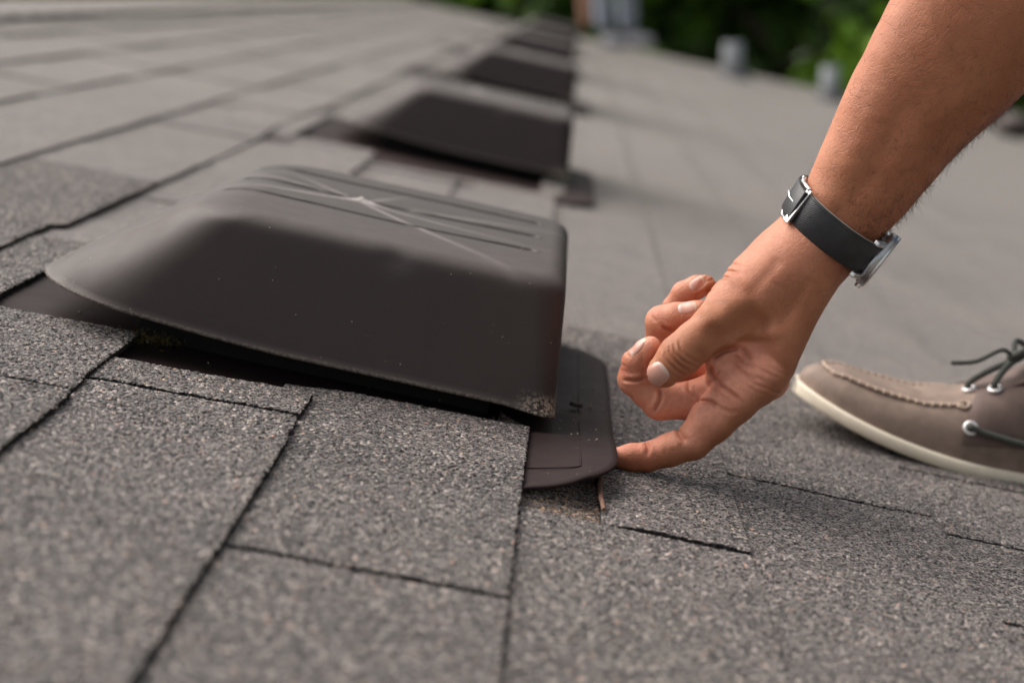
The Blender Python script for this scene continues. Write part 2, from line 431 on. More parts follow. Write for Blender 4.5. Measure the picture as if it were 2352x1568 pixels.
def hood_mesh(fine):
    L = []; RM[0] = 120 if fine else 34
    zr = .0245
    def tipz(P): return 0
    bot = (X0 - .012, X1, Y0, Y1, .075, .013)
    def lev(t):
        """outline at height fraction t of the side wall"""
        xl = X0 - .012 + (.098) * t; return (xl, X1 - .010 * t, Y0 + .022 * t, Y1 - .014 * t, .075 + (.032 - .075) * t ** .8, .013 + .009 * t)
    L.append((rrect(*lev(.10)) , zr + .010, -.0022))
    L.append((rrect(*lev(.02)), zr + .0015, -.0020))
    L.append((rrect(*lev(0)), zr, -.0004)); L.append((rrect(*lev(0)), zr + .0006, .0008)); L.append((rrect(*lev(.012)), zr + .0022, .0006))
    for t in np.linspace(.04, .875, 26): L.append((rrect(*lev(t)), zr + t * (HT - zr), 0))
    # rounded shoulder
    z1 = zr + .875 * (HT - zr); p1 = np.array(lev(.875)); rad = HT - z1
    for a in np.linspace(.1, math.pi / 2, 14):
        ins = rad * 1.25 * (1 - math.cos(a)); q = p1 + np.array([ins * 1.9 , -ins * .9, ins, -ins, -ins * .3, -ins * .1]) + np.array(lev(.875 + .125 * math.sin(a))) - p1
        L.append((rrect(*q), z1 + rad * math.sin(a), 0))
    base = L[-1][0]; c = base.mean(0)
    # flat top: shrink towards the long middle line
    cx0, cx1 = X0 + .16, X1 - .09; cy = (Y0 + Y1) / 2
    core = np.stack([np.clip(base[:, 0], cx0, cx1), np.full(len(base), cy)], -1)
    for t in np.linspace(0.012, 1, 120 if fine else 24): L.append((base + (core - base) * t, HT, 0))
    V = []
    for P, z, off in L:
        if off:
            d = P - P.mean(0); d /= np.linalg.norm(d, axis=1)[:, None]; P = P + d * off
        V.append(np.column_stack([P, np.full(len(P), z)]))
    m = len(V); n = len(V[0]); V = np.array(V)
    for _ in range(6):                                  # soften the shoulder
        a, b = 16, 56
        V[a:b] = .5 * V[a:b] + .25 * (V[a - 1:b - 1] + V[a + 1:b + 1])
    for _ in range(4 if fine else 1):
        w_ = np.clip((np.arange(m) - 10) / 22., 0, 1)[:, None, None] * (np.arange(m) < 60)[:, None, None]
        V = V * (1 - .5 * w_) + .25 * w_ * (np.roll(V, 1, 1) + np.roll(V, -1, 1))
    V = V.reshape(-1, 3)
    x, y, z = V[:, 0].copy(), V[:, 1].copy(), V[:, 2].copy()
    # front wall bows outward a bit, and the bottom edge rises upslope
    V[:, 2] += .010 * sstep(-.12, -.33, x) * (1 - sstep(.03, .10, z))
    V[:, 2] -= .003 * sstep(.0, .05, x) * (1 - sstep(.03, .08, z))
    top = sstep(.090, .102, z)
    for gy in (1.212, 1.284, 1.356):
        gx = np.clip(x, -.205, .004); d = np.hypot(x - gx, y - gy)
        V[:, 2] -= .0050 * (1 - sstep(.0026, .0058, d)) * top
        V[:, 2] += .0005 * np.exp(-((d - .0065) / .002) ** 2) * top
    V[:, 2] -= .0018 * top * np.exp(-(((x + .1) / .1) ** 2 + ((y - 1.26) / .08) ** 2))
    scuff = np.zeros(len(V)); grit = np.zeros(len(V))
    sc = (-.122, 1.276)
    for ang, ln in ((2.75, .10), (2.35, .07), (3.5, .10), (-.95, .14), (-.35, .09), (.32, .12), (1.2, .05), (-2.7, .06)):
        dx, dy = math.cos(ang), math.sin(ang); t = (x - sc[0]) * dx + (y - sc[1]) * dy; q = np.abs(-(x - sc[0]) * dy + (y - sc[1]) * dx)
        k = (t > 0) * np.exp(-(q / (.0015 + .02 * np.clip(t, 0, 1))) ** 2) * np.exp(-(t / ln) ** 2) * top
        V[:, 2] += .0007 * k; scuff += .6 * k
    k = np.exp(-((x - sc[0]) / .011) ** 2 - ((y - sc[1]) / .003) ** 2) * top; V[:, 2] += .0012 * k; scuff += 1.6 * k
    # a dent in the near shoulder
    k = np.exp(-((x + .078) / .011) ** 2) * np.exp(-((z - .098) / .007) ** 2) * (y < Y0 + .06)
    V[:, 1] += .0016 * k; V[:, 2] -= .0006 * k
    # worn, gritty lower right rim
    k = sstep(X1 - .03, X1 - .004, x) * (1 - sstep(.029, .040, z)) ; grit += k * 1.2
    k = (1 - sstep(.0258, .0275, z)) * .28; grit += k; scuff += .5 * k
    V[:, 1] += .0012 * vnoise(V * 9, 2); V[:, 2] += .0007 * vnoise(V * 14, 4) * top
    F = grid_faces(m, n, wrap_v=True)
    tone = np.stack([np.clip(scuff, 0, 1.5), np.clip(grit, 0, 1), np.zeros(len(V))], -1)
    return V, F[:, ::-1], tone
def flange_mesh(lift):
    fx0, fx1, fy0, fy1 = -.45, .0825, (.966 if lift else .90), 1.400
    O = rrect(fx0, fx1, fy0, fy1, .05, .064, 26, 40)
    c = np.array([-.15, 1.25]); rings = []
    for t in np.linspace(1, 0.02, 60): rings.append(c + (O - c) * t)
    V = np.vstack(rings); x, y = V[:, 0], V[:, 1]
    def hz(x, y):
        z = np.full(len(x), .0034) + .0054 * np.maximum(sstep(.020, .031, x), sstep(1.10, 1.15, y))
        z = z - .0008 * (1 - sstep(.0, .004, np.minimum(.0835 - .014 - x, np.minimum(y - fy0 - .012, fy1 - .012 - y))))
        z = z + .0006 * vnoise(np.stack([x * 14, y * 14, x * 0], -1), 8)
        z = z + .0022 * sstep(.03, .09, x) 
        if lift:
            z = z + .0095 * sstep(.022, .09, x) * (1 - sstep(1.02, 1.18, y)) + .0012 * sstep(.02, .035, x)
            z = z + .0022 * np.exp(-(((x - .06) / .012) ** 2 + ((y - 1.145) / .016) ** 2))
            z = z + .0016 * np.exp(-(((x - .035) / .02) ** 2 + ((y - 1.085) / .006) ** 2))
        return z
    z = hz(x, y); n = len(O); m = len(rings)
    T = np.column_stack([V, z]); B = T[:n].copy(); B[:, 2] -= .0024; B2 = T[:n].copy(); B2[:, :2] += (O - c) / np.linalg.norm(O - c, axis=1)[:, None] * .0009; B2[:, 2] -= .0011
    A = np.vstack([B, B2, T]); F = grid_faces(m + 2, n, wrap_v=True)
    return A, F[:, ::-1]
HV, HF, HTONE = hood_mesh(True); HV2, HF2, HT2 = hood_mesh(False)
RM[0] = 60
FV, FF = flange_mesh(True); FV2, FF2 = flange_mesh(False)
labels = ['nearest brown plastic roof vent, its flange corner lifted by the finger',
          'second brown roof vent, directly behind the sharp nearest one',
          'third brown roof vent in the receding row, strongly blurred',
          'fourth blurred brown roof vent, between third vent and far end of row',
          'fifth blurred brown roof vent, just before the last one of the row',
          'farthest brown roof vent, last of the row near the roof end']
vproto = None
bx_ = ((X0 + X1) / 2, Y0, .006)
for i, dy in enumerate(VENTS):
    if i < 2:
        v = thing('roof_vent', (bx_[0], bx_[1], 0), labels[i], 'vent', 'brown vents in a row along the roof')
        hv, hf, ht = (HV, HF, HTONE) if i == 0 else (HV2, HF2, HT2)
        o = put('hood', hv, hf, M_HOOD, v); setattr_col(o, ht.astype(np.float32))
        o = put('base_flange', *((FV, FF) if i == 0 else (FV2, FF2)), M_FLANGE, v)
        g = np.zeros((len(o.data.vertices), 3), np.float32); setattr_col(o, g)
        V, F = join([box(-.235, .0, 1.128, 1.365, .007, .036), box(-.160, -.01, 1.135, 1.36, .03, .085)]); put('collar', V, F, M_DARK, v, smooth=False)  # inner collar, plus a wider low black box added to darken the hood gap
        if i == 0:
            from mathutils.kdtree import KDTree
            kt = KDTree(len(FV)); [kt.insert((p[0], p[1], 0), k) for k, p in enumerate(FV)]; kt.balance()
            def fz(x, y): return max(FV[k][2] for _, k, _d in kt.find_n((x, y, 0), 5))
            for line in ([(.030, 1.002), (.045, 1.002), (.059, 1.006), (.0605, 1.02), (.0605, 1.10), (.0605, 1.24), (.0605, 1.36)],):
                P = catmull([(x, y, fz(x, y) - .0003) for x, y in line], 50); V, F = tube(P, .00042, 6); put('moulded_rib', V, F, M_FLANGE, o)
            # nail head and stamped line on the flange
            nh = [(.058, 1.172), (.035, 1.36)]
            for q in nh:
                a = np.linspace(0, 2 * math.pi, 14, endpoint=False)
                zz = .0165 if q[1] < 1.3 else .0108
                V = np.vstack([np.column_stack([q[0] + .0048 * np.cos(a), q[1] + .0048 * np.sin(a), np.full(14, zz - .002)]),
                               np.column_stack([q[0] + .0042 * np.cos(a), q[1] + .0042 * np.sin(a), np.full(14, zz)])])
                put('nail_head', V, [list(range(14, 28))] + [[k, (k + 1) % 14, 14 + (k + 1) % 14, 14 + k] for k in range(14)], M_FLANGE, v)
        else:
            vproto = v; v.matrix_world = M @ Matrix.Translation(Vector((bx_[0], bx_[1] + dy, 0)))
    else:
        v = vproto.copy(); C.objects.link(v); v['label'] = labels[i]
        v.matrix_world = M @ Matrix.Translation(Vector((bx_[0] + random.uniform(-.01, .01), bx_[1] + dy, 0)))
        for ch in vproto.children:
            c = ch.copy(); C.objects.link(c); c.parent = v
# crumbs on and around the flange (uncountable grit), a moss tuft at the hood
M_CRUMB = simple('grit', (.2, .165, .13), .9, ns=900, var=.6)
parts = []
def rock(p, r):
    bm = bmesh.new(); bmesh.ops.create_icosphere(bm, subdivisions=1, radius=r)
    V = np.array([v.co[:] for v in bm.verts]); F = [[v.index for v in f.verts] for f in bm.faces]; bm.free()
    V = V * rng.uniform(.5, 1.3, 3) * (1 + rng.normal(0, .15, (len(V), 1))); return V + p, F
for _ in range(46):
    x, y = rng.uniform(.036, .078), rng.uniform(1.06, 1.28)
    parts.append(rock((x, y, .0115 + .009 * float(sstep(.0, .09, x)) * (1 - float(sstep(1.05, 1.2, y))) + .001), rng.uniform(.0003, .0011)))
for _ in range(70):
    x, y = rng.uniform(-.3, .3), rng.uniform(.7, 1.15); parts.append(rock((x, y, .0095), rng.uniform(.0003, .0008)))
V, F = join(parts); o = put_at('roof_grit', V, F, M_CRUMB, (.05, 1.1, .01), kind='stuff', label='tiny tan crumbs and grit scattered on the flange and shingles', smooth=False)
M_MOSS = simple('dry_moss', (.10, .075, .028), .95, ns=800, var=.7)
parts = []
pm = at(345, 785, .009)
for _ in range(330):
    p = pm + rng.normal(0, 1, 3) * (.010, .004, .0018) + (0, 0, .002)
    d = rng.normal(0, 1, 3); d[2] = abs(d[2]); d /= np.linalg.norm(d); q = p + d * rng.uniform(.002, .006)
    w = np.cross(d, rng.normal(0, 1, 3)); w *= .0005 / np.linalg.norm(w)
    parts.append((np.array([p - w, p + w, q]), [[0, 1, 2]]))
V, F = join(parts); put_at('moss_tuft', V, F, M_MOSS, pm, label='small dry brown moss tuft under the near edge of the first hood', cat='moss', smooth=False)
M_ORANGE = simple('dead_leaf_bit', (.42, .22, .06), .8)
pl_ = at(398, 950, .006); V, F = rock(pl_ + (0, 0, .002), .0022)
put_at('leaf_scrap', V, F, M_ORANGE, pl_, label='tiny orange leaf scrap lodged in a shingle joint left of centre', cat='leaf', smooth=False)
#@@PEOPLE
# ------------------------------------------------------------------ the left hand: a distance field meshed by surface nets
# "hand space": x, y in picture units, z away from the lens, all at one scale around Z0
Z0 = 1.10; HS_ = FPX / Z0
def hs(P):
    P = np.atleast_2d(np.asarray(P, float)); Z = Z0 + P[:, 2] / HS_
    return cam2roof(np.stack([(P[:, 0] - CX) / FPX * Z, (P[:, 1] - CY) / FPX * Z, Z], -1))
def c2(x, y): return (1332.2 + .4394 * x, 459.4 + .4394 * y)
VX = 2.6
lo = np.array([1362., 470., -135.]); hi_ = np.array([2030., 1112., 290.])
NX, NY, NZ = [int(v) for v in np.ceil((hi_ - lo) / VX)]
gx = lo[0] + VX * np.arange(NX); gy = lo[1] + VX * np.arange(NY); gz = lo[2] + VX * np.arange(NZ)
BIG = 60.0
def new(): return np.full((NX, NY, NZ), BIG, np.float32)
def smin(a, b, k):
    h = np.maximum(k - np.abs(a - b), 0) / k
    return np.minimum(a, b) - h * h * k * .25
def cone(D, a, b, ra, rb, k=10, sz=1.0):
    """union a tapered capsule into D; sz stretches it in depth"""
    a = np.array(a, float); b = np.array(b, float); m = max(ra, rb) * max(1, sz) + k + 8
    i0 = np.maximum(0, ((np.minimum(a, b) - m - lo) / VX).astype(int)); i1 = np.minimum([NX, NY, NZ], ((np.maximum(a, b) + m - lo) / VX).astype(int) + 2)
    if (i1 <= i0).any(): return
    sl_ = tuple(slice(p, q) for p, q in zip(i0, i1))
    X, Y, Z = np.meshgrid(gx[sl_[0]], gy[sl_[1]], gz[sl_[2]], indexing='ij', sparse=True)
    d = b - a; d[2] /= sz; L = d.dot(d) + 1e-9
    px, py, pz = X - a[0], Y - a[1], (Z - a[2]) / sz
    t = np.clip((px * d[0] + py * d[1] + pz * d[2]) / L, 0, 1)
    q = np.sqrt((px - t * d[0]) ** 2 + (py - t * d[1]) ** 2 + (pz - t * d[2]) ** 2) - (ra + (rb - ra) * t)
    D[sl_] = smin(D[sl_], q.astype(np.float32), k)
def H(x, y, z): return (*c2(x, y), z)
K = .4394
def chain(pts, k=8, sz=None):
    D = new()
    for i in range(len(pts) - 1):
        (x0, y0, z0, r0), (x1, y1, z1, r1) = pts[i], pts[i + 1]
        cone(D, H(x0, y0, z0), H(x1, y1, z1), r0 * K, r1 * K, k, sz or 1)
    return D
# palm, wrist, thumb mass
D = new()
cone(D, H(1480, -90, 62), H(1225, 243, 70), 232 * K, 219 * K, 20, 1.12)
cone(D, H(1225, 243, 70), H(1100, 370, 66), 219 * K, 226 * K, 30, 1.15)
cone(D, H(1100, 370, 66), H(960, 470, 70), 226 * K, 212 * K, 30, 1.15)
cone(D, H(1100, 370, 70), H(960, 800, 40), 190 * K, 138 * K, 40, 1.0)
cone(D, H(1200, 420, 20), H(1000, 860, 4), 128 * K, 122 * K, 30)         # index metacarpal
cone(D, H(1150, 420, 70), H(1010, 860, 76), 138 * K, 118 * K, 30)
cone(D, H(1110, 400, 120), H(960, 830, 150), 135 * K, 112 * K, 30)
cone(D, H(1060, 390, 150), H(900, 770, 205), 130 * K, 100 * K, 30)
cone(D, H(960, 470, 30), H(815, 560, -8), 190 * K, 158 * K, 34)          # thenar
cone(D, H(1040, 700, 8), H(830, 930, 22), 100 * K, 100 * K, 26)          # web to index
cone(D, H(940, 960, 20), H(800, 900, 30), 110 * K, 96 * K, 26)
cone(D, H(900, 890, 18), H(735, 925, 14), 92 * K, 80 * K, 22)
thumb = chain([(830, 545, -4, 160), (720, 650, -34, 122), (600, 745, -50, 108), (520, 815, -58, 109), (440, 893, -56, 88)], 13)
cone(D, H(830, 740, 6), H(700, 835, -8), 62 * K, 52 * K, 22)
index = chain([(960, 900, 4, 133), (800, 1040, 0, 130), (690, 1152, -2, 118), (590, 1262, 0, 94), (470, 1305, 2, 86), (352, 1342, 2, 76), (270, 1345, 2, 72), (212, 1345, 2, 58)], 9)
middle = chain([(980, 930, 78, 120), (700, 1012, 48, 108), (560, 1048, 42, 97), (420, 1052, 36, 97), (345, 1000, 28, 80), (283, 935, 20, 86), (290, 850, 6, 72), (345, 790, -8, 62), (368, 768, -14, 57)], 7)
ring = chain([(940, 880, 150, 112), (640, 900, 140, 95), (470, 850, 120, 92), (425, 740, 100, 84), (432, 640, 80, 90), (500, 608, 62, 72), (600, 590, 50, 62), (640, 580, 46, 54)], 7)
pinky = chain([(880, 800, 210, 100), (640, 760, 210, 86), (520, 690, 195, 78), (500, 570, 178, 72), (545, 490, 160, 66), (610, 455, 150, 60), (660, 440, 146, 50)], 7)
def kfield(root, R_, k0, k1):
    X, Y, Z = np.meshgrid(gx, gy, gz, indexing='ij', sparse=True)
    r2 = (X - root[0]) ** 2 + (Y - root[1]) ** 2 + (Z - root[2]) ** 2
    return (k1 + k0 * np.exp(-r2 / R_ ** 2)).astype(np.float32)
D = smin(D, thumb, kfield(H(800, 660, 0), 74, 38, 2.4))
D = smin(D, index, kfield(H(900, 960, 4), 70, 26, 2.2))
D = smin(D, middle, kfield(H(900, 960, 78), 50, 20, 2.0))
D = smin(D, ring, kfield(H(900, 870, 150), 60, 20, 2.0))
D = smin(D, pinky, kfield(H(850, 800, 210), 60, 20, 2.0))
# relief on the side that faces the lens: hollows, ridges, creases
inside = D < 0
first = np.argmax(inside, axis=2); hit = inside.any(axis=2)
zf = np.where(hit, gz[first], 999.).astype(np.float32)
GX, GY = np.meshgrid(gx, gy, indexing='ij')
G = np.zeros((NX, NY), np.float32)
def seg_d(P):
    P = np.array([c2(*p) for p in P]); P = catmull(P, max(14, 5 * len(P))); best = np.full(GX.shape, 1e9); tt = np.zeros(GX.shape)
    m = len(P)
    for i in range(m - 1):
        a, b = P[i], P[i + 1]; d = b - a; L = d.dot(d) + 1e-9
        t = np.clip(((GX - a[0]) * d[0] + (GY - a[1]) * d[1]) / L, 0, 1)
        q = np.hypot(GX - a[0] - t * d[0], GY - a[1] - t * d[1]); w = q < best
        best = np.where(w, q, best); tt = np.where(w, (i + t) / (m - 1), tt)
    return best, tt
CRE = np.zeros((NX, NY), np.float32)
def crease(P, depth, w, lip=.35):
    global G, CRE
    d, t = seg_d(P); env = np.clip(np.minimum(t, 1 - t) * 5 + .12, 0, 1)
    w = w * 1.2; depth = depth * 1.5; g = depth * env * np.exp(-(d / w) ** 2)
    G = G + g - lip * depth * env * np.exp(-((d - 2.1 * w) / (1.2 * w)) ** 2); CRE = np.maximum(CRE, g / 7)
def swell(P, amp, w):
    global G
    d, t = seg_d(P); G = G - amp * np.exp(-(d / w) ** 2)
for P, dp, w in (
    ([(600, 480), (650, 432), (730, 405), (805, 412)], 2.6, 3.4), ([(615, 445), (680, 395), (760, 372), (845, 388)], 2.6, 3.2),
    ([(645, 402), (705, 356), (790, 337), (855, 352)], 2.0, 3.0), ([(598, 510), (640, 482), (705, 470)], 2.0, 3.0), ([(640, 372), (720, 318), (800, 305)], 1.5, 3.0),
    ([(440, 772), (452, 830), (500, 885), (552, 915)], 2.4, 3.0), ([(462, 757), (475, 815), (528, 868), (580, 893)], 2.8, 3.2),
    ([(488, 742), (500, 800), (550, 848), (606, 872)], 2.4, 3.0), ([(515, 728), (530, 780), (575, 825), (628, 850)], 1.6, 3.0),
    ([(690, 828), (752, 790), (835, 768)], 5.0, 4.5),
    ([(835, 768), (865, 800), (900, 850)], 2.0, 5.0),
    ([(678, 850), (690, 910), (735, 965), (790, 1008), (850, 1062)], 3.6, 4.0), ([(735, 880), (700, 930), (690, 960)], 1.6, 3.0),
    ([(800, 800), (850, 850), (930, 880)], 2.0, 4.0), ([(780, 820), (850, 900), (950, 950)], 1.8, 4.0), ([(840, 900), (910, 960), (980, 985)], 1.4, 3.5),
    ([(610, 1062), (650, 1052), (690, 1058), (722, 1082)], 4.4, 4.0), ([(720, 1080), (780, 1105), (830, 1100)], 1.5, 4.),
    ([(418, 980), (421, 1030), (404, 1072), (384, 1106)], 4.6, 3.6), ([(568, 945), (573, 1000), (600, 1040)], 3.0, 3.4), ([(588, 960), (605, 1010), (632, 1045)], 1.6, 3.0),
    ([(228, 938), (285, 943), (345, 928)], 4.2, 3.2), ([(500, 1172), (522, 1225), (552, 1262)], 5.2, 4.2), ([(343, 1262), (356, 1295), (352, 1335)], 3.8, 4.0),
    ([(425, 652), (448, 674), (492, 680)], 3.6, 3.2), ([(372, 600), (385, 622), (402, 634)], 1.6, 2.6), ([(255, 760), (245, 800), (262, 820)], 1.0, 2.4),
    ([(1000, 420), (1060, 470)], .8, 4), ([(210, 850), (222, 862), (240, 868)], 1.0, 2.4), ([(330, 830), (300, 870)], .6, 3)):
    crease(P, dp, w)
for i in range(9):     # fine folds over the heel of the hand and the back of the thumb root
    a = rng.uniform(0, 1); x0 = 860 + 120 * rng.uniform(); y0 = 860 + 90 * i / 4 * rng.uniform(.3, 1)
    crease([(x0, y0), (x0 + 60, y0 + 35), (x0 + 110, y0 + 52)], 1.0, 2.8)
swell([(700, 620), (860, 520)], 5, 24); swell([(790, 735), (900, 712), (1010, 700)], 7, 15); swell([(1010, 700), (1100, 840)], 7, 22)
swell([(960, 560), (1120, 760)], 4, 18); swell([(640, 500), (660, 560)], 4, 16)
swell([(700, 700), (760, 700), (830, 650), (900, 610)], -11, 20); swell([(950, 780), (1040, 880)], -4, 18); swell([(760, 880), (760, 960)], 7, 22)
swell([(660, 1130), (600, 1180)], 5, 22); swell([(440, 1290), (520, 1290)], 4, 16); swell([(250, 1320), (300, 1320)], 4, 16)
swell([(1190, 430), (1060, 640)], -3, 12); swell([(1030, 330), (900, 480)], -3, 14)
zz = gz[None, None, :]
D = D + (G[:, :, None] * np.exp(-((zz - zf[:, :, None]) / 34.0) ** 2)).astype(np.float32)
# thumbnail bed groove
def nets(D):
    s = D < 0; nx, ny, nz = D.shape
    c = np.zeros((nx - 1, ny - 1, nz - 1), np.int8)
    for i in (0, 1):
        for j in (0, 1):
            for k in (0, 1): c += s[i:nx - 1 + i, j:ny - 1 + j, k:nz - 1 + k]
    act = (c > 0) & (c < 8); I = np.argwhere(act); idm = np.full(act.shape, -1, np.int64); idm[act] = np.arange(len(I))
    acc = np.zeros((len(I), 3)); cnt = np.zeros(len(I))
    cor = [(i, j, k) for i in (0, 1) for j in (0, 1) for k in (0, 1)]
    for a in cor:
        for ax in range(3):
            if a[ax]: continue
            b = list(a); b[ax] = 1
            va = D[I[:, 0] + a[0], I[:, 1] + a[1], I[:, 2] + a[2]]; vb = D[I[:, 0] + b[0], I[:, 1] + b[1], I[:, 2] + b[2]]
            x = (va < 0) != (vb < 0); t = np.where(x, va / np.where(x, va - vb, 1), 0)
            p = np.tile(np.array(a, float), (len(I), 1)); p[:, ax] += t
            acc[x] += p[x]; cnt[x] += 1
    V = I + acc / cnt[:, None]
    F = []
    for ax in range(3):
        o1, o2 = [q for q in range(3) if q != ax]
        sa = [slice(None)] * 3; sb = [slice(None)] * 3; sa[ax] = slice(0, -1); sb[ax] = slice(1, None)
        A, B = s[tuple(sa)], s[tuple(sb)]; E_ = np.argwhere(A != B)
        ok = (E_[:, o1] > 0) & (E_[:, o2] > 0) & (E_[:, o1] < D.shape[o1] - 1) & (E_[:, o2] < D.shape[o2] - 1); E_ = E_[ok]
        fl = A[E_[:, 0], E_[:, 1], E_[:, 2]]
        q = []
        for u, v in ((-1, -1), (0, -1), (0, 0), (-1, 0)):
            e = E_.copy(); e[:, o1] += u; e[:, o2] += v; q.append(idm[e[:, 0], e[:, 1], e[:, 2]])
        q = np.stack(q, -1)
        flip = fl if ax != 1 else ~fl
        q[~flip] = q[~flip][:, ::-1]; F.append(q)
    return V, np.vstack(F)
hv, hf = nets(D); hv = lo + hv * VX
# smooth a touch
nb = np.zeros_like(hv); cn = np.zeros(len(hv))
for _ in range(1):
    nb[:] = 0; cn[:] = 0
    for a, b in ((0, 1), (1, 2), (2, 3), (3, 0)):
        np.add.at(nb, hf[:, a], hv[hf[:, b]]); np.add.at(cn, hf[:, a], 1)
        np.add.at(nb, hf[:, b], hv[hf[:, a]]); np.add.at(cn, hf[:, b], 1)
    hv = hv * .55 + .45 * nb / cn[:, None]
# skin tone per vertex: r = palmar pink, g = redness, b = shade painted into creases
ii = np.clip(((hv - lo) / VX).astype(int), 0, [NX - 1, NY - 1, NZ - 1])
fI = index[ii[:, 0], ii[:, 1], ii[:, 2]]; fM = middle[ii[:, 0], ii[:, 1], ii[:, 2]]; fR = ring[ii[:, 0], ii[:, 1], ii[:, 2]]; fP = pinky[ii[:, 0], ii[:, 1], ii[:, 2]]
x2 = (hv[:, 0] - 1332.2) / K; y2 = (hv[:, 1] - 459.4) / K
pink = np.zeros(len(hv)); red = np.zeros(len(hv))
fT = thumb[ii[:, 0], ii[:, 1], ii[:, 2]]; onT = (fT < 4)
onI = fI < 5; onM = (fM < 5) & ~onI
def line_side(ax, ay, bx, by): return ((bx - ax) * (y2 - ay) - (by - ay) * (x2 - ax)) / math.hypot(bx - ax, by - ay)
low = line_side(150, 1375, 620, 1330)        # below the index's dorsal line
low2 = line_side(620, 1330, 1060, 930)
dors = np.where(x2 < 620, low, low2)
pink = np.where(onI, 1 - sstep(-75, 15, dors), pink)
pink = np.where(~onI & (y2 > 740) & (x2 > 560) & (x2 < 1060), 1 - sstep(780, 1080, x2 + .25 * (y2 - 900)) , pink)
pink = np.where(onM & ~((x2 < 300) & (y2 < 900)), .85, pink)
pink = np.where(onM & (x2 < 330) & (y2 < 960), .45, pink)
pink = np.where((fR < 5) & ~onM & ~onI & (x2 < 620), .5, pink); pink = np.where((fP < 5) & (y2 < 560) & (x2 < 660), .45, pink)
pink = np.where((y2 < 520) & (x2 > 560) & (fP > 5), .32 * sstep(.0, 250, line_side(1500, 0, 650, 560) + 260), pink)
pink = np.where(onT & ~onI, .05, pink)
red = red + np.exp(-((x2 - 230) ** 2 + (y2 - 880) ** 2) / 60 ** 2) + .7 * np.exp(-((x2 - 300) ** 2 + (y2 - 1380) ** 2) / 120 ** 2) + .6 * np.exp(-((x2 - 560) ** 2 + (y2 - 930) ** 2) / 50 ** 2)
red = red + .5 * np.exp(-((x2 - 400) ** 2 + (y2 - 580) ** 2) / 40 ** 2)
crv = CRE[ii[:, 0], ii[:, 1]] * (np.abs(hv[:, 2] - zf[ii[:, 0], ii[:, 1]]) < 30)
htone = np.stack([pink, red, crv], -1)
# blur tone over the surface
for _ in range(5):
    nb = np.zeros_like(htone); cn = np.zeros(len(hv))
    for a, b in ((0, 1), (1, 2), (2, 3), (3, 0)):
        np.add.at(nb, hf[:, a], htone[hf[:, b]]); np.add.at(cn, hf[:, a], 1)
        np.add.at(nb, hf[:, b], htone[hf[:, a]]); np.add.at(cn, hf[:, b], 1)
    w = np.array([.9, .9, .25]); htone = htone * (1 - w) + w * nb / cn[:, None]

# forearm: lofted from under the strap to the sleeve (same mesh)
SEC = np.array([(1842, 612, 74, 80, 88), (1872, 566, 70, 97, 104), (1925, 498, 62, 106, 108), (1958, 455, 56, 115, 110), (2002, 388, 44, 128, 116), (2072, 275, 24, 148, 130),
                (2130, 195, 8, 167, 145), (2200, 105, -10, 188, 160), (2290, -15, -34, 203, 172), (2400, -160, -66, 206, 176), (2520, -300, -96, 190, 165), (2590, -400, -110, 182, 170)], float)
Q = catmull(SEC, 300); cen = Q[:, :3]; T = np.gradient(cen, axis=0); T /= np.linalg.norm(T, axis=1)[:, None]
NA = 200; ang = np.linspace(0, 2 * math.pi, NA, endpoint=False); fv = []
for i in range(len(Q)):
    e2 = np.array([0, 0, 1.0]); e2 -= e2.dot(T[i]) * T[i]; e2 /= np.linalg.norm(e2); e1 = np.cross(T[i], e2)
    if e1[0] < 0: e1 = -e1
    ca, sa_ = np.cos(ang), np.sin(ang); pw = 2 / 2.25
    ca = np.sign(ca) * np.abs(ca) ** pw; sa_ = np.sign(sa_) * np.abs(sa_) ** pw
    fv.append(cen[i] + Q[i, 3] * ca[:, None] * e1 + Q[i, 4] * sa_[:, None] * e2)
fv = np.array(fv); nrm_ = fv - cen[:, None, :]; nrm_ /= np.linalg.norm(nrm_, axis=2)[..., None]
tt = np.linspace(0, 1, len(Q))[:, None]; aa = ang[None, :]
# tendons and muscle relief (angle 0 = lower right / back of arm, -90 deg = lens side, 180 = inner left)
def bulge(a0, wa, t0, wt, amp):
    da = np.angle(np.exp(1j * (aa - a0))); return amp * np.exp(-(da / wa) ** 2) * np.exp(-((tt - t0) / wt) ** 2)
rel = bulge(-1.15, .30, .42, .18, 5) + bulge(-1.95, .25, .35, .2, 3.5) + bulge(-.5, .3, .6, .2, 6) - bulge(-1.55, .16, .36, .16, 4.5) - bulge(-.8, .16, .42, .2, 4) + bulge(-2.4, .4, .7, .2, 6)
rel = rel + bulge(-.35, .12, .3, .08, 3) 
pp = fv.reshape(-1, 3); rel = rel + (vnoise(pp / 60, 11) * 1.6 + vnoise(pp / 24, 12) * .6).reshape(rel.shape)
fv = fv + rel[..., None] * nrm_
fv = fv.reshape(-1, 3); ff = grid_faces(len(Q), NA, wrap_v=True)
a_in = np.tile(np.abs(np.angle(np.exp(1j * (ang - math.pi)))), len(Q)); ftone = np.stack([.28 * (1 - sstep(.2, 1.4, a_in)), np.zeros(len(fv)), np.zeros(len(fv))], -1)

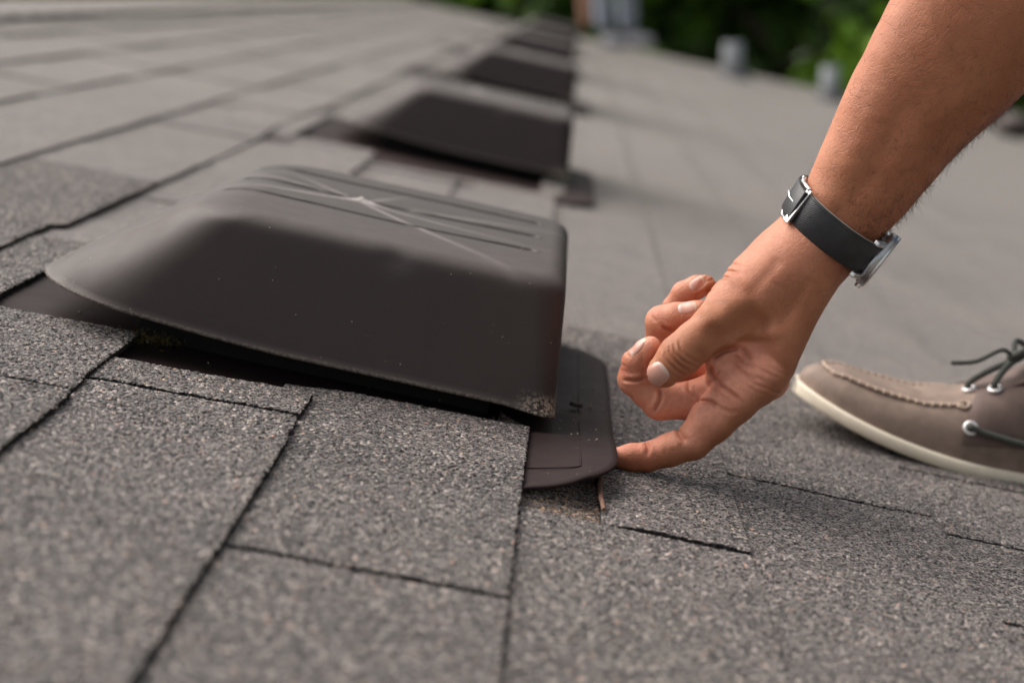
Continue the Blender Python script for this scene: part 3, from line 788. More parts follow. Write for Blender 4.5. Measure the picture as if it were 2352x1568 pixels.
def mat_skin():
    m = Mat('skin', .5, spec=.42)
    m.p.inputs['Subsurface Weight'].default_value = .14; m.p.inputs['Subsurface Radius'].default_value = (1, .35, .18); m.p.inputs['Subsurface Scale'].default_value = .0020
    a = m.attr(); s = m.n('ShaderNodeSeparateColor'); m.l(a.outputs['Color'], s.inputs[0])
    n1 = m.noise(46, 4, .6); n2 = m.noise(300, 3, .6); n3 = m.noise(16, 3, .5)
    c = m.mix(m.ramp(n1.outputs[0], [(.3, (0, 0, 0)), (.7, (1, 1, 1))]), (.325, .108, .047), (.475, .186, .09))
    c = m.mix(m.ramp(n3.outputs[0], [(.4, (0, 0, 0)), (.7, (.6, .6, .6))]), c, (.44, .155, .082))
    c = m.mix(s.outputs[0], c, m.mix(n1.outputs[0], (.74, .275, .175), (.82, .385, .265)))
    c = m.mix(m.math('MULTIPLY', s.outputs[1], .62), c, (.56, .16, .10))
    c = m.mix(m.math('MINIMUM', m.math('MULTIPLY', s.outputs[2], .5), .4), c, (.25, .07, .04))  # creases darkened in the skin colour, adding to their shade
    c = m.mix(m.ramp(n2.outputs[0], [(.3, (.3, .3, .3)), (.7, (0, 0, 0))]), c, (.36, .14, .07))
    pv = m.vor(520); fr = m.n('ShaderNodeSeparateColor'); m.l(pv.outputs['Color'], fr.inputs[0])
    spot = m.math('MULTIPLY', m.math('LESS_THAN', pv.outputs['Distance'], .2), m.math('GREATER_THAN', fr.outputs[0], .86))
    notpalm = m.math('SUBTRACT', 1.0, s.outputs[0]); c = m.mix(m.math('MULTIPLY', m.math('MULTIPLY', spot, notpalm), .6), c, (.10, .04, .022))
    mp = m.n('ShaderNodeMapping'); m.l(m.coord(), mp.inputs[0]); mp.inputs['Rotation'].default_value = (.4, .7, .5); mp.inputs['Scale'].default_value = (1, 1.9, .7)
    v1 = m.vor(760, 'DISTANCE_TO_EDGE', mp.outputs[0]); v2 = m.vor(330, 'DISTANCE_TO_EDGE', mp.outputs[0])
    l1 = m.ramp(v1.outputs[0], [(0, (0, 0, 0)), (.14, (1, 1, 1))]); l2 = m.ramp(v2.outputs[0], [(0, (0, 0, 0)), (.10, (1, 1, 1))])
    b = m.bump(l1, .35, .0002); b = m.bump(l2, .4, .0004, b); b = m.bump(n2.outputs[0], .28, .0006, b)
    b = m.bump(m.noise(90, 3, .5).outputs[0], .3, .0014, b)
    return m.fin(c, b, m.ramp(n2.outputs[0], [(.3, (.42,) * 3), (.7, (.60,) * 3)]))
M_SKIN = mat_skin()
foot = at(2470, 1150, 0)
person = thing('person', (foot[0] + .05, foot[1] + .06, .0), 'crouching person whose bare left hand reaches down and lifts the nearest vent flange', 'person')
V = hs(np.vstack([hv, fv])); F = np.vstack([hf, ff + len(hv)])
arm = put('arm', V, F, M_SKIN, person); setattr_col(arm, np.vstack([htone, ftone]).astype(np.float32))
bmesh_ = bmesh.new(); bmesh_.from_mesh(arm.data); bmesh.ops.recalc_face_normals(bmesh_, faces=bmesh_.faces); bmesh_.to_mesh(arm.data); bmesh_.free()
tree_arm = BVHTree.FromPolygons([tuple(v) for v in V], [tuple(map(int, f)) for f in F])
cam_o = Vector((0, 0, HC))
def shoot(tree, u, v):
    d = ray(u, v); d = Vector(cam2roof(d) - np.array([0, 0, HC])).normalized()
    return tree.ray_cast(cam_o, d), d
# nails: a grid inside a quad outline laid on the finger
def mat_nail():
    m = Mat('fingernail', .3, spec=.5); a = m.attr(); s = m.n('ShaderNodeSeparateColor'); m.l(a.outputs['Color'], s.inputs[0])
    m.p.inputs['Subsurface Weight'].default_value = .2; m.p.inputs['Subsurface Scale'].default_value = .002
    c = m.mix(s.outputs[0], (.56, .30, .235), (.60, .46, .34)); c = m.mix(s.outputs[1], c, (.62, .44, .38))
    n = m.noise(260, 2); return m.fin(c, m.bump(n.outputs[0], .1, .0003))
M_NAIL = mat_nail()
def nail(P0, ax, half_l, half_w, lift=.0004, sq=2.6, label=None):
    """superellipse plate centred on P0 (pixel), long axis direction ax (pixels); free edge at +ax"""
    ax = np.array(ax, float); ax /= np.linalg.norm(ax); pr = np.array([-ax[1], ax[0]]); N = 26; V = []; tone = []; ok = True
    c0 = None
    for i in range(N):
        for j in range(N):
            a = (i / (N - 1)) * 2 - 1; b = (j / (N - 1)) * 2 - 1
            # square to squircle
            r = max(abs(a), abs(b)); q = (abs(a) ** sq + abs(b) ** sq) ** (1 / sq) if r > 0 else 1
            ea, eb = (a * r / q, b * r / q) if q > 0 else (0, 0)
            u, v = np.array(P0) + ax * ea * half_l + pr * eb * half_w
            (loc, nr, _, dist), d = shoot(tree_arm, u, v)
            if loc is None or (c0 is not None and abs(dist - c0) > .012): V.append(None)
            else:
                if nr.dot(d) > 0: nr = -nr
                l_ = lift * (1.2 - 1.5 * r ** 6) + .0003 * max(0, ea) ** 3
                V.append(np.array(loc + nr * l_)); 
                if c0 is None: c0 = dist
            tone.append((sstep(.62, .80, ea) * 1.0, float(sstep(-.55, -.8, ea)), 0))
    good = [v for v in V if v is not None]
    if len(good) < 60: return
    F = [q for q in grid_faces(N, N).tolist() if all(V[i] is not None for i in q)]
    V = [v if v is not None else good[0] for v in V]
    used = sorted({i for q in F for i in q}); mp = {k: n for n, k in enumerate(used)}
    V = np.array([V[i] for i in used]); tone = np.array([tone[i] for i in used]); F = [[mp[i] for i in q] for q in F]
    for _ in range(3):
        acc = V.copy(); cnt = np.ones(len(V))
        for q in F:
            for a, b in zip(q, q[1:] + q[:1]): acc[a] += V[b]; acc[b] += V[a]; cnt[a] += 1; cnt[b] += 1
        # keep rim where it is
        edge = {}
        for q in F:
            for a, b in zip(q, q[1:] + q[:1]): edge[frozenset((a, b))] = edge.get(frozenset((a, b)), 0) + 1
        rim = {i for e, k in edge.items() if k == 1 for i in e}
        nV = acc / cnt[:, None]
        for i in rim: nV[i] = V[i]
        V = nV
    o = put('fingernail', V, F, M_NAIL, person, label=label); setattr_col(o, tone.astype(np.float32)); return o
nail(c2(398, 914), (-.78, .62), 29, 28, .0008, 3.0)
nail(c2(300, 765), (.62, -.78), 25, 11, .0004, 2.5)
nail(c2(560, 562), (.97, -.22), 22, 15, .0004, 2.5)
nail(c2(610, 435), (.78, -.62), 20, 12, .0004, 2.5)
# arm hair along the lower right of forearm and wrist
M_HAIR = Mat('dark_hair', .6, (.02, .012, .008)).m
parts = []
ts = np.linspace(0, 1, len(Q))
for _ in range(2600):
    i = int(rng.uniform(30, 250)); a = rng.choice([rng.normal(-.1, .5), rng.normal(-1.1, .75)], p=[.5, .5]); j = int((a % (2 * math.pi)) / (2 * math.pi) * NA) % NA
    p = fv[i * NA + j]; n_ = nrm_[i, j]; t = -T[i]
    L = rng.uniform(12, 34); dirn = n_ * rng.uniform(.25, .8) + t * rng.uniform(.3, .9) * (-1 if T[i][1] > 0 else 1) * rng.choice([1, 1, -.2]) + rng.normal(0, .25, 3); dirn /= np.linalg.norm(dirn)
    bend = rng.normal(0, .25, 3) - n_ * .35; w = np.cross(dirn, [0, 0, 1]); w /= np.linalg.norm(w) + 1e-9; w2 = np.cross(dirn, w)
    P = [p + dirn * L * s + bend * L * s * s for s in (0, .35, .7, 1)]
    rr = (.27, .22, .15, .04); vv = []
    for q, r_ in zip(P, rr):
        for k in range(3): vv.append(q + r_ * (math.cos(k * 2.094) * w + math.sin(k * 2.094) * w2))
    f = [[s * 3 + k, s * 3 + (k + 1) % 3, s * 3 + 3 + (k + 1) % 3, s * 3 + 3 + k] for s in range(3) for k in range(3)]
    parts.append((hs(np.array(vv)), f))
# a few on the back edge of the hand
for _ in range(160):
    u, v = c2(rng.uniform(1000, 1330), rng.uniform(400, 760)); (loc, nr, _, dist), d = shoot(tree_arm, u, v)
    if loc is None or dist > 1.2: continue
    if nr.dot(d) > 0: nr = -nr
    p = np.array(loc); t = cam2roof(np.array([-.5, .8, 0])) - np.array([0, 0, HC]); dirn = np.array(nr) * .35 + t * rng.uniform(.5, 1) + rng.normal(0, .3, 3); dirn /= np.linalg.norm(dirn); L = rng.uniform(.002, .005)
    w = np.cross(dirn, d); w *= .00004 / (np.linalg.norm(w) + 1e-9)
    parts.append((np.array([p - w, p + w, p + dirn * L]), [[0, 1, 2]]))
V, F = join(parts); put('arm_hair', V, F, M_HAIR, person, kind='stuff')

# ------------------------------------------------------------------ the rest of the crouching person (beyond the frame)
def skinned(name, joints, edges, mat, parent, sub=2):
    """one continuous body grown over a skeleton; joints {key:(roof xyz, radius)}"""
    keys = list(joints); me = bpy.data.meshes.new(name); b = BASE.get(parent, np.zeros(3))
    me.from_pydata([tuple(np.array(joints[k][0]) - b) for k in keys], [(keys.index(a), keys.index(c)) for a, c in edges], []); me.update()
    o = bpy.data.objects.new(name, me); C.objects.link(o)
    o.modifiers.new('s', 'SKIN'); sm = o.modifiers.new('u', 'SUBSURF'); sm.levels = sm.render_levels = sub
    for i, k in enumerate(keys):
        r = joints[k][1]; r = r if isinstance(r, tuple) else (r, r); me.skin_vertices[0].data[i].radius = r
    me.skin_vertices[0].data[0].use_root = True
    dg = bpy.context.evaluated_depsgraph_get(); m2 = bpy.data.meshes.new_from_object(o.evaluated_get(dg)); bpy.data.objects.remove(o)
    m2.materials.clear(); m2.materials.append(mat); m2.polygons.foreach_set('use_smooth', [True] * len(m2.polygons))
    o = bpy.data.objects.new(name, m2); C.objects.link(o)
    if parent is not None: o.parent = parent
    else: o.matrix_world = M
    BASE[o] = b; return o
M_JEAN = simple('blue_denim', (.035, .075, .19), .85, ns=900, var=.4, bs=.3)
M_SHIRT = simple('grey_shirt', (.16, .17, .18), .9, ns=300, var=.2)
tx = at(1826, 892, .028)[0]
ax_, ay_ = tx + .262, 1.325                      # ankle
elb = hs(np.array([[2590, -400, -110]]))[0]; fa = hs(np.array([[2480, -260, -88]]))[0]
hip = np.array([ax_ + .30, ay_ + .10, .42]); sh = np.array([elb[0] + .10, elb[1] + .03, elb[2] + .23])
hipR = hip + (.02, .28, .0); chest = (sh + hip) / 2 + (.02, .16, .05); shR = sh + (.05, .34, .02); neck = (sh + shR) / 2 + (0, 0, .09)  # torso set close to the arm and widened to block light from the right
skinned('shirt', {'c': (chest, .19), 'h': ((hip + hipR) / 2 + (0, 0, .06), .17), 's': (sh, .085), 'r': (shR, .075), 'n': (neck, .06), 'u': ((sh + elb) / 2, .068), 'e': (elb + .12 * (sh - elb), .064),
                 'ur': (shR + np.array((-.05, .06, -.16)), .065)},
        [('c', 'h'), ('c', 'n'), ('n', 's'), ('n', 'r'), ('s', 'u'), ('u', 'e'), ('r', 'ur')], M_SHIRT, person)
skinned('head', {'n': (neck, .058), 'j': (neck + (-.05, -.02, .09), .075), 'h': (neck + (-.06, -.02, .19), .095), 't': (neck + (-.04, -.01, .26), .075)}, [('n', 'j'), ('j', 'h'), ('h', 't')], M_SKIN, person)
skinned('jeans', {'p': ((hip + hipR) / 2, .15), 'h': (hip, .10), 'k': ((ax_ - .06, ay_ + .02, .46), .075), 'a': ((ax_ + .004, ay_, .13), .05), 'b': ((ax_ + .002, ay_, .082), .053),
                  'H': (hipR, .10), 'K': ((ax_ + .05, ay_ + .42, .22), .075), 'A': ((ax_ + .42, ay_ + .44, .06), .06)},
        [('p', 'h'), ('h', 'k'), ('k', 'a'), ('a', 'b'), ('p', 'H'), ('H', 'K'), ('K', 'A')], M_JEAN, person)

# ------------------------------------------------------------------ wristwatch
wc = np.array([1921., 520., 64.]); i0 = int(np.argmin(np.abs(cen[:, 1] - 520))); wt = -T[i0] if T[i0][1] < 0 else T[i0]    # towards the hand
wt = wt + np.array([0, 0, .10]); wt /= np.linalg.norm(wt)
e2 = np.array([0, 0, 1.]); e2 -= e2.dot(wt) * wt; e2 /= np.linalg.norm(e2); e1 = np.cross(wt, e2); e1 = e1 if e1[0] > 0 else -e1
watch = thing('wristwatch', hs(wc[None])[0], 'steel wristwatch on a black textured leather strap, buckled round the wrist', 'watch')
def leather(name, base):
    m = Mat(name, .45, base, .5); mp = m.n('ShaderNodeMapping'); m.l(m.coord(), mp.inputs[0]); mp.inputs['Scale'].default_value = (1, 1, 1)
    w1 = m.n('ShaderNodeTexWave', wave_type='BANDS', bands_direction='DIAGONAL'); w1.inputs['Scale'].default_value = 420; w1.inputs['Distortion'].default_value = 1.5; m.l(m.coord(), w1.inputs[0])
    v = m.vor(900); n = m.noise(90, 4)
    b = m.bump(v.outputs['Distance'], .35, -.0003); b = m.bump(w1.outputs[0], .25, .0003, b)
    return m.fin(m.ramp(n.outputs[0], [(.3, tuple(x * .8 for x in base)), (.7, tuple(x * 1.5 for x in base))]), b)
M_LEA = leather('black_leather', (.020, .020, .022)); M_EDGE = simple('pale_strap_lining', (.33, .30, .27), .7)
M_STEEL = Mat('polished_steel', .28, (.78, .77, .76), metal=1).m; M_STEEL2 = Mat('brushed_steel', .32, (.5, .5, .51), metal=1).m
M_THREAD = simple('black_thread', (.03, .03, .032), .8)
RA, RB = 112., 121.
def ringp(th, w, off):
    """th: 0 = watch case (back of wrist), -90 = lens side, 180 = buckle; w along the arm towards the hand"""
    c_, s_ = math.cos(th), math.sin(th); q = 2 / 2.3
    c_ = math.copysign(abs(c_) ** q, c_); s_ = math.copysign(abs(s_) ** q, s_)
    k = 1 + (.045 * (w / 45))* -1
    return wc + wt * w + e1 * (RA * k + off) * c_ + e2 * (RB * k + off) * s_
def band(th0, th1, w0, off0, off1, n=120, taper=None):
    V = []; ths = np.linspace(th0, th1, n); prof = [(-1, off0 + 1), (-1, off1 - 1.2), (-.95, off1), (0, off1 + .8), (.95, off1), (1, off1 - 1.2), (1, off0 + 1), (.9, off0)]
    for th in ths:
        hw = w0 * (taper(th) if taper else 1)
        for a, o in prof: V.append(ringp(th, a * hw, o))
    F = grid_faces(n, 8, wrap_v=True).tolist(); F += [list(range(8))[::-1], list(range((n - 1) * 8, n * 8))]
    return np.array(V), F
hw = 41.
V, F = band(-.16, -math.pi + .06, hw, 1, 8); st1 = put('strap', hs(V), F, M_LEA, watch)
V, F = band(math.pi + .12, .32, hw, 1, 8); st2 = put('strap', hs(V), F, M_LEA, watch)
V, F = band(-.30, -2 * math.pi + .32, hw + 1.2, -1.5, 2.4, 160); put('lining', hs(V), F, M_EDGE, st1)
parts = []
for sgn in (-1, 1):
    th = -.42
    while th > -2.95:
        p0 = ringp(th, sgn * (hw - 5), 8.3); p1 = ringp(th - .035, sgn * (hw - 5), 8.3); parts.append(tube([p0, (p0 + p1) / 2 + (p0 + p1 - 2 * wc) * .002, p1], [.7, 1.1, .7], 6)); th -= .062
V, F = join(parts); put('stitching', hs(V), F, M_THREAD, st1, kind='stuff')
for th_h in (-2.02, -1.80):
    p = ringp(th_h, 0, 8.0); q_ = ringp(th_h, 0, 9.4); V, F = tube([p, q_], [3.0, 2.6], 12); put('strap_hole', hs(V), F, M_DARK, st1)
# keeper tongue: the second layer of strap end with a hole, at the buckle
V, F = band(-math.pi + .74, -math.pi - .55, hw - 3, 9, 21, 50, lambda th: 1); put('strap_tail', hs(V), F, M_LEA, watch)
# buckle: rounded bar frame
def bar(P, r, n=8): return tube(P, r, n)
thb = -math.pi + .20
def loopf(th_a, th_b, w, off, r):
    P = []
    for t in np.linspace(0, 1, 14): P.append(ringp(th_a, -w + 2 * w * t, off))
    for t in np.linspace(.1, .9, 6): P.append(ringp(th_a + (th_b - th_a) * t, w, off + 4 * math.sin(math.pi * t)))
    for t in np.linspace(0, 1, 14): P.append(ringp(th_b, w - 2 * w * t, off))
    for t in np.linspace(.1, .9, 6): P.append(ringp(th_b + (th_a - th_b) * t, -w, off + 4 * math.sin(math.pi * t)))
    P.append(P[0]); return tube(P, r, 10, caps=False)
V, F = loopf(-math.pi + .72, -math.pi + .05, hw + 5, 9, 4.2); bk = put('buckle', hs(V), F, M_STEEL, watch)
# flat bright bar facing the lens
def slab(c, ex, ey, ez):
    V = np.array([c + a * ex + b * ey + d * ez for a in (-1, 1) for b in (-1, 1) for d in (-1, 1)]); return V, [[0, 1, 3, 2], [4, 6, 7, 5], [0, 4, 5, 1], [2, 3, 7, 6], [0, 2, 6, 4], [1, 5, 7, 3]]
pb = ringp(-math.pi + .72, 0, 12); nb_ = (pb - wc) / np.linalg.norm(pb - wc); tb = np.cross(wt, nb_)
V, F = slab(pb, wt * (hw + 6), tb * 9, nb_ * 5)
me_ = put('bar', hs(V), F, M_STEEL, bk, smooth=False)
md = me_.modifiers.new('bevel', 'BEVEL'); md.width = .0006; md.segments = 3
for w_ in (-1, 1):
    P = [ringp(-math.pi + .72, w_ * (hw + 4), 11), ringp(-math.pi + .40, w_ * (hw + 5), 15), ringp(-math.pi + .05, w_ * (hw + 4), 11)]
    V, F = tube(P, [4, 4.6, 4], 10); put('side_bar', hs(V), F, M_STEEL, bk)
V, F = tube([ringp(-math.pi + .70, 2, 17), ringp(-math.pi + .45, 0, 26), ringp(-math.pi + .1, 0, 25)], [2.4, 2.2, 1.6], 8); put('tongue', hs(V), F, M_STEEL, bk)
# case: a lathe standing on the back of the wrist
cc = ringp(0, 0, -4); cn_ = e1 + 0 * e2; ca_ = wt; cb = np.cross(cn_, ca_)
def lathe(prof, n=64, f=None):
    V = []
    for r, h in prof:
        for a in np.linspace(0, 2 * math.pi, n, endpoint=False): V.append(cc + cn_ * h + r * (math.cos(a) * ca_ + math.sin(a) * cb))
    F = grid_faces(len(prof), n, wrap_v=True).tolist(); F += [list(range(n))[::-1], list(range((len(prof) - 1) * n, len(prof) * n))]
    return np.array(V), F
V, F = lathe([(64, 0), (68, 2), (71, 4), (71, 19), (69, 21)]); cs = put('case', hs(V), F, M_STEEL2, watch)
V, F = lathe([(69.5, 21), (71.5, 22), (70.5, 26), (64, 28), (62, 27)]); put('bezel', hs(V), F, M_STEEL, cs)
V, F = lathe([(61.8, 26), (58, 28), (30, 28.6), (2, 28.8)]); put('crystal', hs(V), F, Mat('watch_glass', .05, (.02, .02, .025), .8).m, cs)
for sa in (-1, 1):
    for sb in (-1, 1):
        d_ = cb * sb * 1.0 - cn_ * .42; d_ /= np.linalg.norm(d_); e_ = np.cross(d_, ca_)
        V, F = slab(cc + ca_ * sa * 46 + cb * sb * 74 - cn_ * 3, ca_ * 6.5, d_ * 23, e_ * 7)
        lg = put('lug', hs(V), F, M_STEEL, cs, smooth=False); md = lg.modifiers.new('bevel', 'BEVEL'); md.width = .0009; md.segments = 3
V, F = tube([cc + ca_ * 69 + cn_ * 15, cc + ca_ * 80 + cn_ * 15], [8, 8], 20); put('crown', hs(V), F, M_STEEL, cs, smooth=False)
P = [cc - ca_ * 40 + cb * 88, cc + ca_ * 40 + cb * 88]
for sb in (-1, 1):
    V, F = tube([cc - ca_ * 38 + cb * sb * 90 - cn_ * 30, cc + ca_ * 38 + cb * sb * 90 - cn_ * 30], 3, 10); put('spring_bar', hs(V), F, M_STEEL, cs)

# ------------------------------------------------------------------ the shoe
M_SUEDE = simple('taupe_leather', (.215, .155, .122), .75, ns=60, var=.22, bs=.3, bd=.001)
M_SUEDE2 = simple('brown_leather_panel', (.125, .082, .069), .7, ns=60, var=.2, bs=.3, bd=.001)
M_CREAM = simple('cream_rubber', (.80, .71, .57), .6, ns=80, var=.06)
M_LACE = simple('grey_green_lace', (.06, .062, .054), .85, ns=900, var=.4)
M_THR = simple('tan_thread', (.40, .30, .235), .8)
tx = at(1826, 892, .028)[0]; SY = 1.325; SLn = .298
shoe = thing('boat_shoe', (tx + .15, SY, 0), 'brown leather boat shoe with cream sole and grey laces, toe pointing at the hand', 'shoe')
def swid(s):      # half width along the length
    t = s / SLn; return .0525 * (np.clip(1 - (1 - np.clip(t / .36, 0, 1)) ** 2.6, 0, 1) ** .55) * (1 - .24 * sstep(.38, .66, t)) * (np.clip(1 - np.clip((t - .86) / .14, 0, 1) ** 2.4, 0, 1) ** .5 * (1 + 0 * t)) + .0005
def szb(s): return .0265 * np.clip(1 - s / .17, 0, 1) ** 2.1 + .0012
ss = np.concatenate([[0, .0012, .003, .006], np.linspace(.01, SLn - .012, 70), [SLn - .006, SLn - .002, SLn]])
V = []
prof = [(-.86, 0), (-.97, .0004), (-1, .002), (-1.0, .0085), (-.965, .0105), (-.7, .0105), (.7, .0105), (.965, .0105), (1, .0085), (1, .002), (.97, .0004), (.86, 0)]
for s in ss:
    w = float(swid(s)) + .0032; z0 = float(szb(s))
    for a, h in prof: V.append((tx - .003 + s * (SLn + .006) / SLn, SY + a * w, z0 + h))
F = grid_faces(len(ss), len(prof), wrap_v=True).tolist(); F += [list(range(12))[::-1], list(range((len(ss) - 1) * 12, len(ss) * 12))]
put('sole', V, F, M_CREAM, shoe)
def stop(s):      # height of the upper above the sole plane
    return float(np.interp(s, [0, .004, .012, .03, .06, .09, .12, .15, .17, .20, .24, .27, SLn], [.004, .011, .0175, .0248, .0292, .0330, .0430, .060, .066, .060, .054, .056, .060]))
NPH = 61
def upper_pt(s, ph, off=0):
    """ph 0 near side at sole, pi far side; off outwards"""
    w = float(swid(s)) - .0006 + off; h = stop(s) + off; z0 = float(szb(s)) + .0095
    q = 2 / 2.7 if s < .13 else 2 / 2.7
    cy, sz_ = math.cos(ph), math.sin(ph)
    cy = math.copysign(abs(cy) ** q, cy); sz_ = abs(sz_) ** (q * 1.05)
    x = tx + s + (.004 * (1 - sz_) * 0) + (-off if s < .01 else 0)
    y = SY - w * cy; z = z0 + h * sz_
    # seam line: a soft valley then the flatter apron
    return np.array([x, y, z])
s_up = np.concatenate([np.array([0, .0008, .002, .004, .007]), np.linspace(.011, SLn, 90)])
op = .158
V = []; phs = np.linspace(0, math.pi, NPH)
for s in s_up:
    for ph in phs:
        p = upper_pt(s, ph)
        if s > op:                                   # open the collar
            k = float(sstep(op, op + .02, s)); g = abs(ph - math.pi / 2); 
            if g < 1.0 * k: p[2] = min(p[2], float(szb(s)) + .0095 + stop(s) * .93 - .024 * k * (1 - (g / (1.0 * k + 1e-6))) ** .5)
        V.append(p)
V = np.array(V); V[:, 1] += .0006 * vnoise(V * 45, 21); V[:, 2] += .0008 * vnoise(V * 38, 22)
put('upper', V, grid_faces(len(s_up), NPH).tolist(), M_SUEDE, shoe)
# raised moccasin seam running round the toe apron
def seam_pt(t):   # t in 0..1 near side panel -> toe -> far side
    s = .0165 + .0
    if t < .42: s = np.interp(t, [0, .42], [.118, .022]); ph = np.interp(s, [.022, .05, .118], [1.05, .98, 1.0])
    elif t > .58: s = np.interp(t, [.58, 1], [.022, .118]); ph = math.pi - np.interp(s, [.022, .05, .118], [1.05, .98, 1.0])
    else: s = .022 - .006 * math.sin((t - .42) / .16 * math.pi); ph = np.interp(t, [.42, .58], [1.05, math.pi - 1.05])
    return upper_pt(float(s), float(ph), .0012)
P = np.array([seam_pt(t) for t in np.linspace(0, 1, 150)]); V, F = tube(P, .0015, 8); sm_ = put('apron_seam', V, F, M_THR, shoe)
for k in range(3, 147, 4):
    p = P[k]; d = P[k + 1] - P[k - 1]; d /= np.linalg.norm(d); u = np.cross(d, [0, 0, 1]); u /= np.linalg.norm(u)
    V, F = tube([p - u * .0026 - (0, 0, .0008), p + (0, 0, .0014), p + u * .0026 - (0, 0, .0008)], [.0006, .0008, .0006], 6); put('stitch', V, F, M_THR, sm_)
V, F = tube([upper_pt(.118 + .004 * math.cos(a), 1.0 + .09 * math.sin(a), .0016) for a in np.linspace(0, 2 * math.pi, 20)], .0012, 6, caps=False); put('seam_loop', V, F, M_THR, sm_)
# side panels with eyelets
for side in (0, 1):
    V = []; n1, n2 = 40, 26
    for i in range(n1):
        for j in range(n2):
            u_ = i / (n1 - 1); v_ = j / (n2 - 1)
            s0 = .120 - .004 * math.sin(v_ * math.pi) + .012 * v_; s = s0 + (SLn * .93 - s0) * u_
            phm = 1.47 if s < op else 1.47 - .79 * float(sstep(op, op + .03, s)); ph = .20 + (phm - .20) * v_
            if side: ph = math.pi - ph
            V.append(upper_pt(s, ph, .0011 + .0006 * (0 if j in (0, n2 - 1) or i in (0,) else 1)))
    put('side_panel', V, grid_faces(n1, n2).tolist(), M_SUEDE2, shoe)
V = []
for i in range(24):
    for j in range(13):
        s = .128 + .062 * i / 23; a = (j / 12 - .5) * 2; V.append((tx + s, SY + a * .022, float(szb(s)) + .0095 + stop(min(s, .165)) + .004 + .014 * float(sstep(.145, .19, s)) - .006 * a * a))
put('tongue', V, grid_faces(24, 13).tolist(), M_SUEDE2, shoe)
def on_shoe(u, v, lift=.001):
    tr = BVHTree.FromPolygons([tuple(x) for x in SV], SF); (loc, nr, _, _), d = shoot(tr, u, v)
    if loc is None: return None, None
    if nr.dot(d) > 0: nr = -nr
    return np.array(loc + nr * lift), np.array(nr)
sp_o = [o for o in shoe.children if o.name.startswith(('side_panel', 'upper', 'tongue'))]
SV = []; SF = []
for o in sp_o:
    k = len(SV); SV += [tuple(np.array(v.co) + BASE[o]) for v in o.data.vertices]; SF += [tuple(i + k for i in p.vertices) for p in o.data.polygons]
def eyelet(p, n, r=.0042):
    a = np.cross(n, [1, 0, .2]); a /= np.linalg.norm(a); b = np.cross(n, a)
    V, F = tube([p + r * (math.cos(t) * a + math.sin(t) * b) for t in np.linspace(0, 2 * math.pi, 25)], .0016, 8, caps=False, up=n)
    put('eyelet', V, F, M_EYE, shoe)
M_EYE = Mat('pale_metal_eyelet', .35, (.72, .70, .69), metal=.6).m
E_ = {}
for k, (u, v) in enumerate(((2227, 897), (2286, 896), (2229, 984))):
    p, n = on_shoe(u, v, .0015)
    if p is not None: eyelet(p, n); E_[k] = (p, n)
knot = np.array([tx + .152, SY - .012, float(szb(.15)) + .0095 + stop(.15) + .018])
lac = []
def lace(P, r=.0027, nm='lace'): V, F = tube(catmull(P, 30), r, 8); put(nm, V, F, M_LACE, shoe)
for k in (0, 1):
    if k in E_:
        p, n = E_[k]; lace([p - n * .002, p + n * .003 + (0, 0, .002), (p + knot) / 2 + n * .004, knot])
if 2 in E_:
    p, n = E_[2]; lace([p - n * .002, p + n * .0028, p + (.012, -.001, -.0015), p + (.05, .001, -.004), p + (.10, .004, -.004), p + (.14, .014, -.002)], .0027)
lace([knot, knot + (-.012, -.004, .006), knot + (-.03, -.008, -.006), knot + (-.048, -.01, -.011)], .0018)
lace([knot, knot + (.01, -.004, .010), knot + (.028, -.006, .004), knot + (.036, -.008, -.016), knot + (.03, -.012, -.03)], .003)
lace([knot + (-.004, 0, 0), knot + (.002, -.006, .008), knot + (.010, .004, .010), knot + (.004, .008, 0), knot + (-.004, 0, 0)], .003, 'knot')
lace([knot, knot + (.0, .012, .012), knot + (.014, .03, .008), knot + (.03, .02, -.004)], .0023)
skinned('sock', {'t': ((tx + .262, SY, .11), .034), 'a': ((tx + .252, SY, .06), .034), 'b': ((tx + .21, SY, .045), .032), 'c': ((tx + .16, SY, .038), .022)}, [('t', 'a'), ('a', 'b'), ('b', 'c')], simple('black_sock', (.02, .02, .022), .9), person, 2)

# ------------------------------------------------------------------ far end of the roof: pipes, a person, trees
M_PIPE = simple('grey_plastic_pipe', (.22, .235, .25), .6); M_BOOT = simple('pipe_boot_flashing', (.10, .10, .105), .6)
RW = Matrix.Rotation(-PITCH, 4, 'Y')                 # stands plumb on the pitched roof
def pipe(u, v, r, h, lab):
    p = at(u, v, .004); t = thing('vent_pipe', p, lab, 'pipe', 'plumbing vent pipes near the roof end', rot=RW)
    def lat(prof, nm, mat):
        n = 24; V = []
        for rr, z in prof:
            for a in np.linspace(0, 2 * math.pi, n, endpoint=False): V.append((rr * math.cos(a), rr * math.sin(a), z))
        F = grid_faces(len(prof), n, wrap_v=True).tolist(); me = mesh(nm, V, F); me.materials.append(mat); o = bpy.data.objects.new(nm, me); C.objects.link(o); o.parent = t
    lat([(r, -.04), (r, h), (r * .86, h), (r * .86, h - .12)], 'tube', M_PIPE)
    lat([(r * 2.1, -.02), (r * 1.5, .035), (r * 1.12, .075), (r * 1.02, .08)], 'boot', M_BOOT)
pipe(1682, 178, .058, .20, 'pale grey vent pipe near the roof end, left one of the pair')
pipe(1905, 232, .050, .19, 'pale grey vent pipe near the roof end, right one, half hidden beside the arm')
V = []; bp = at(2325, 318, .0)
cap = thing('exhaust_vent', bp, 'blurred brown exhaust vent at the roof end, behind the forearm', 'vent', rot=RW)
n = 20; V = []
pf = [(.09, 0), (.09, .06), (.13, .07), (.13, .10), (.05, .15), (.0, .155)]
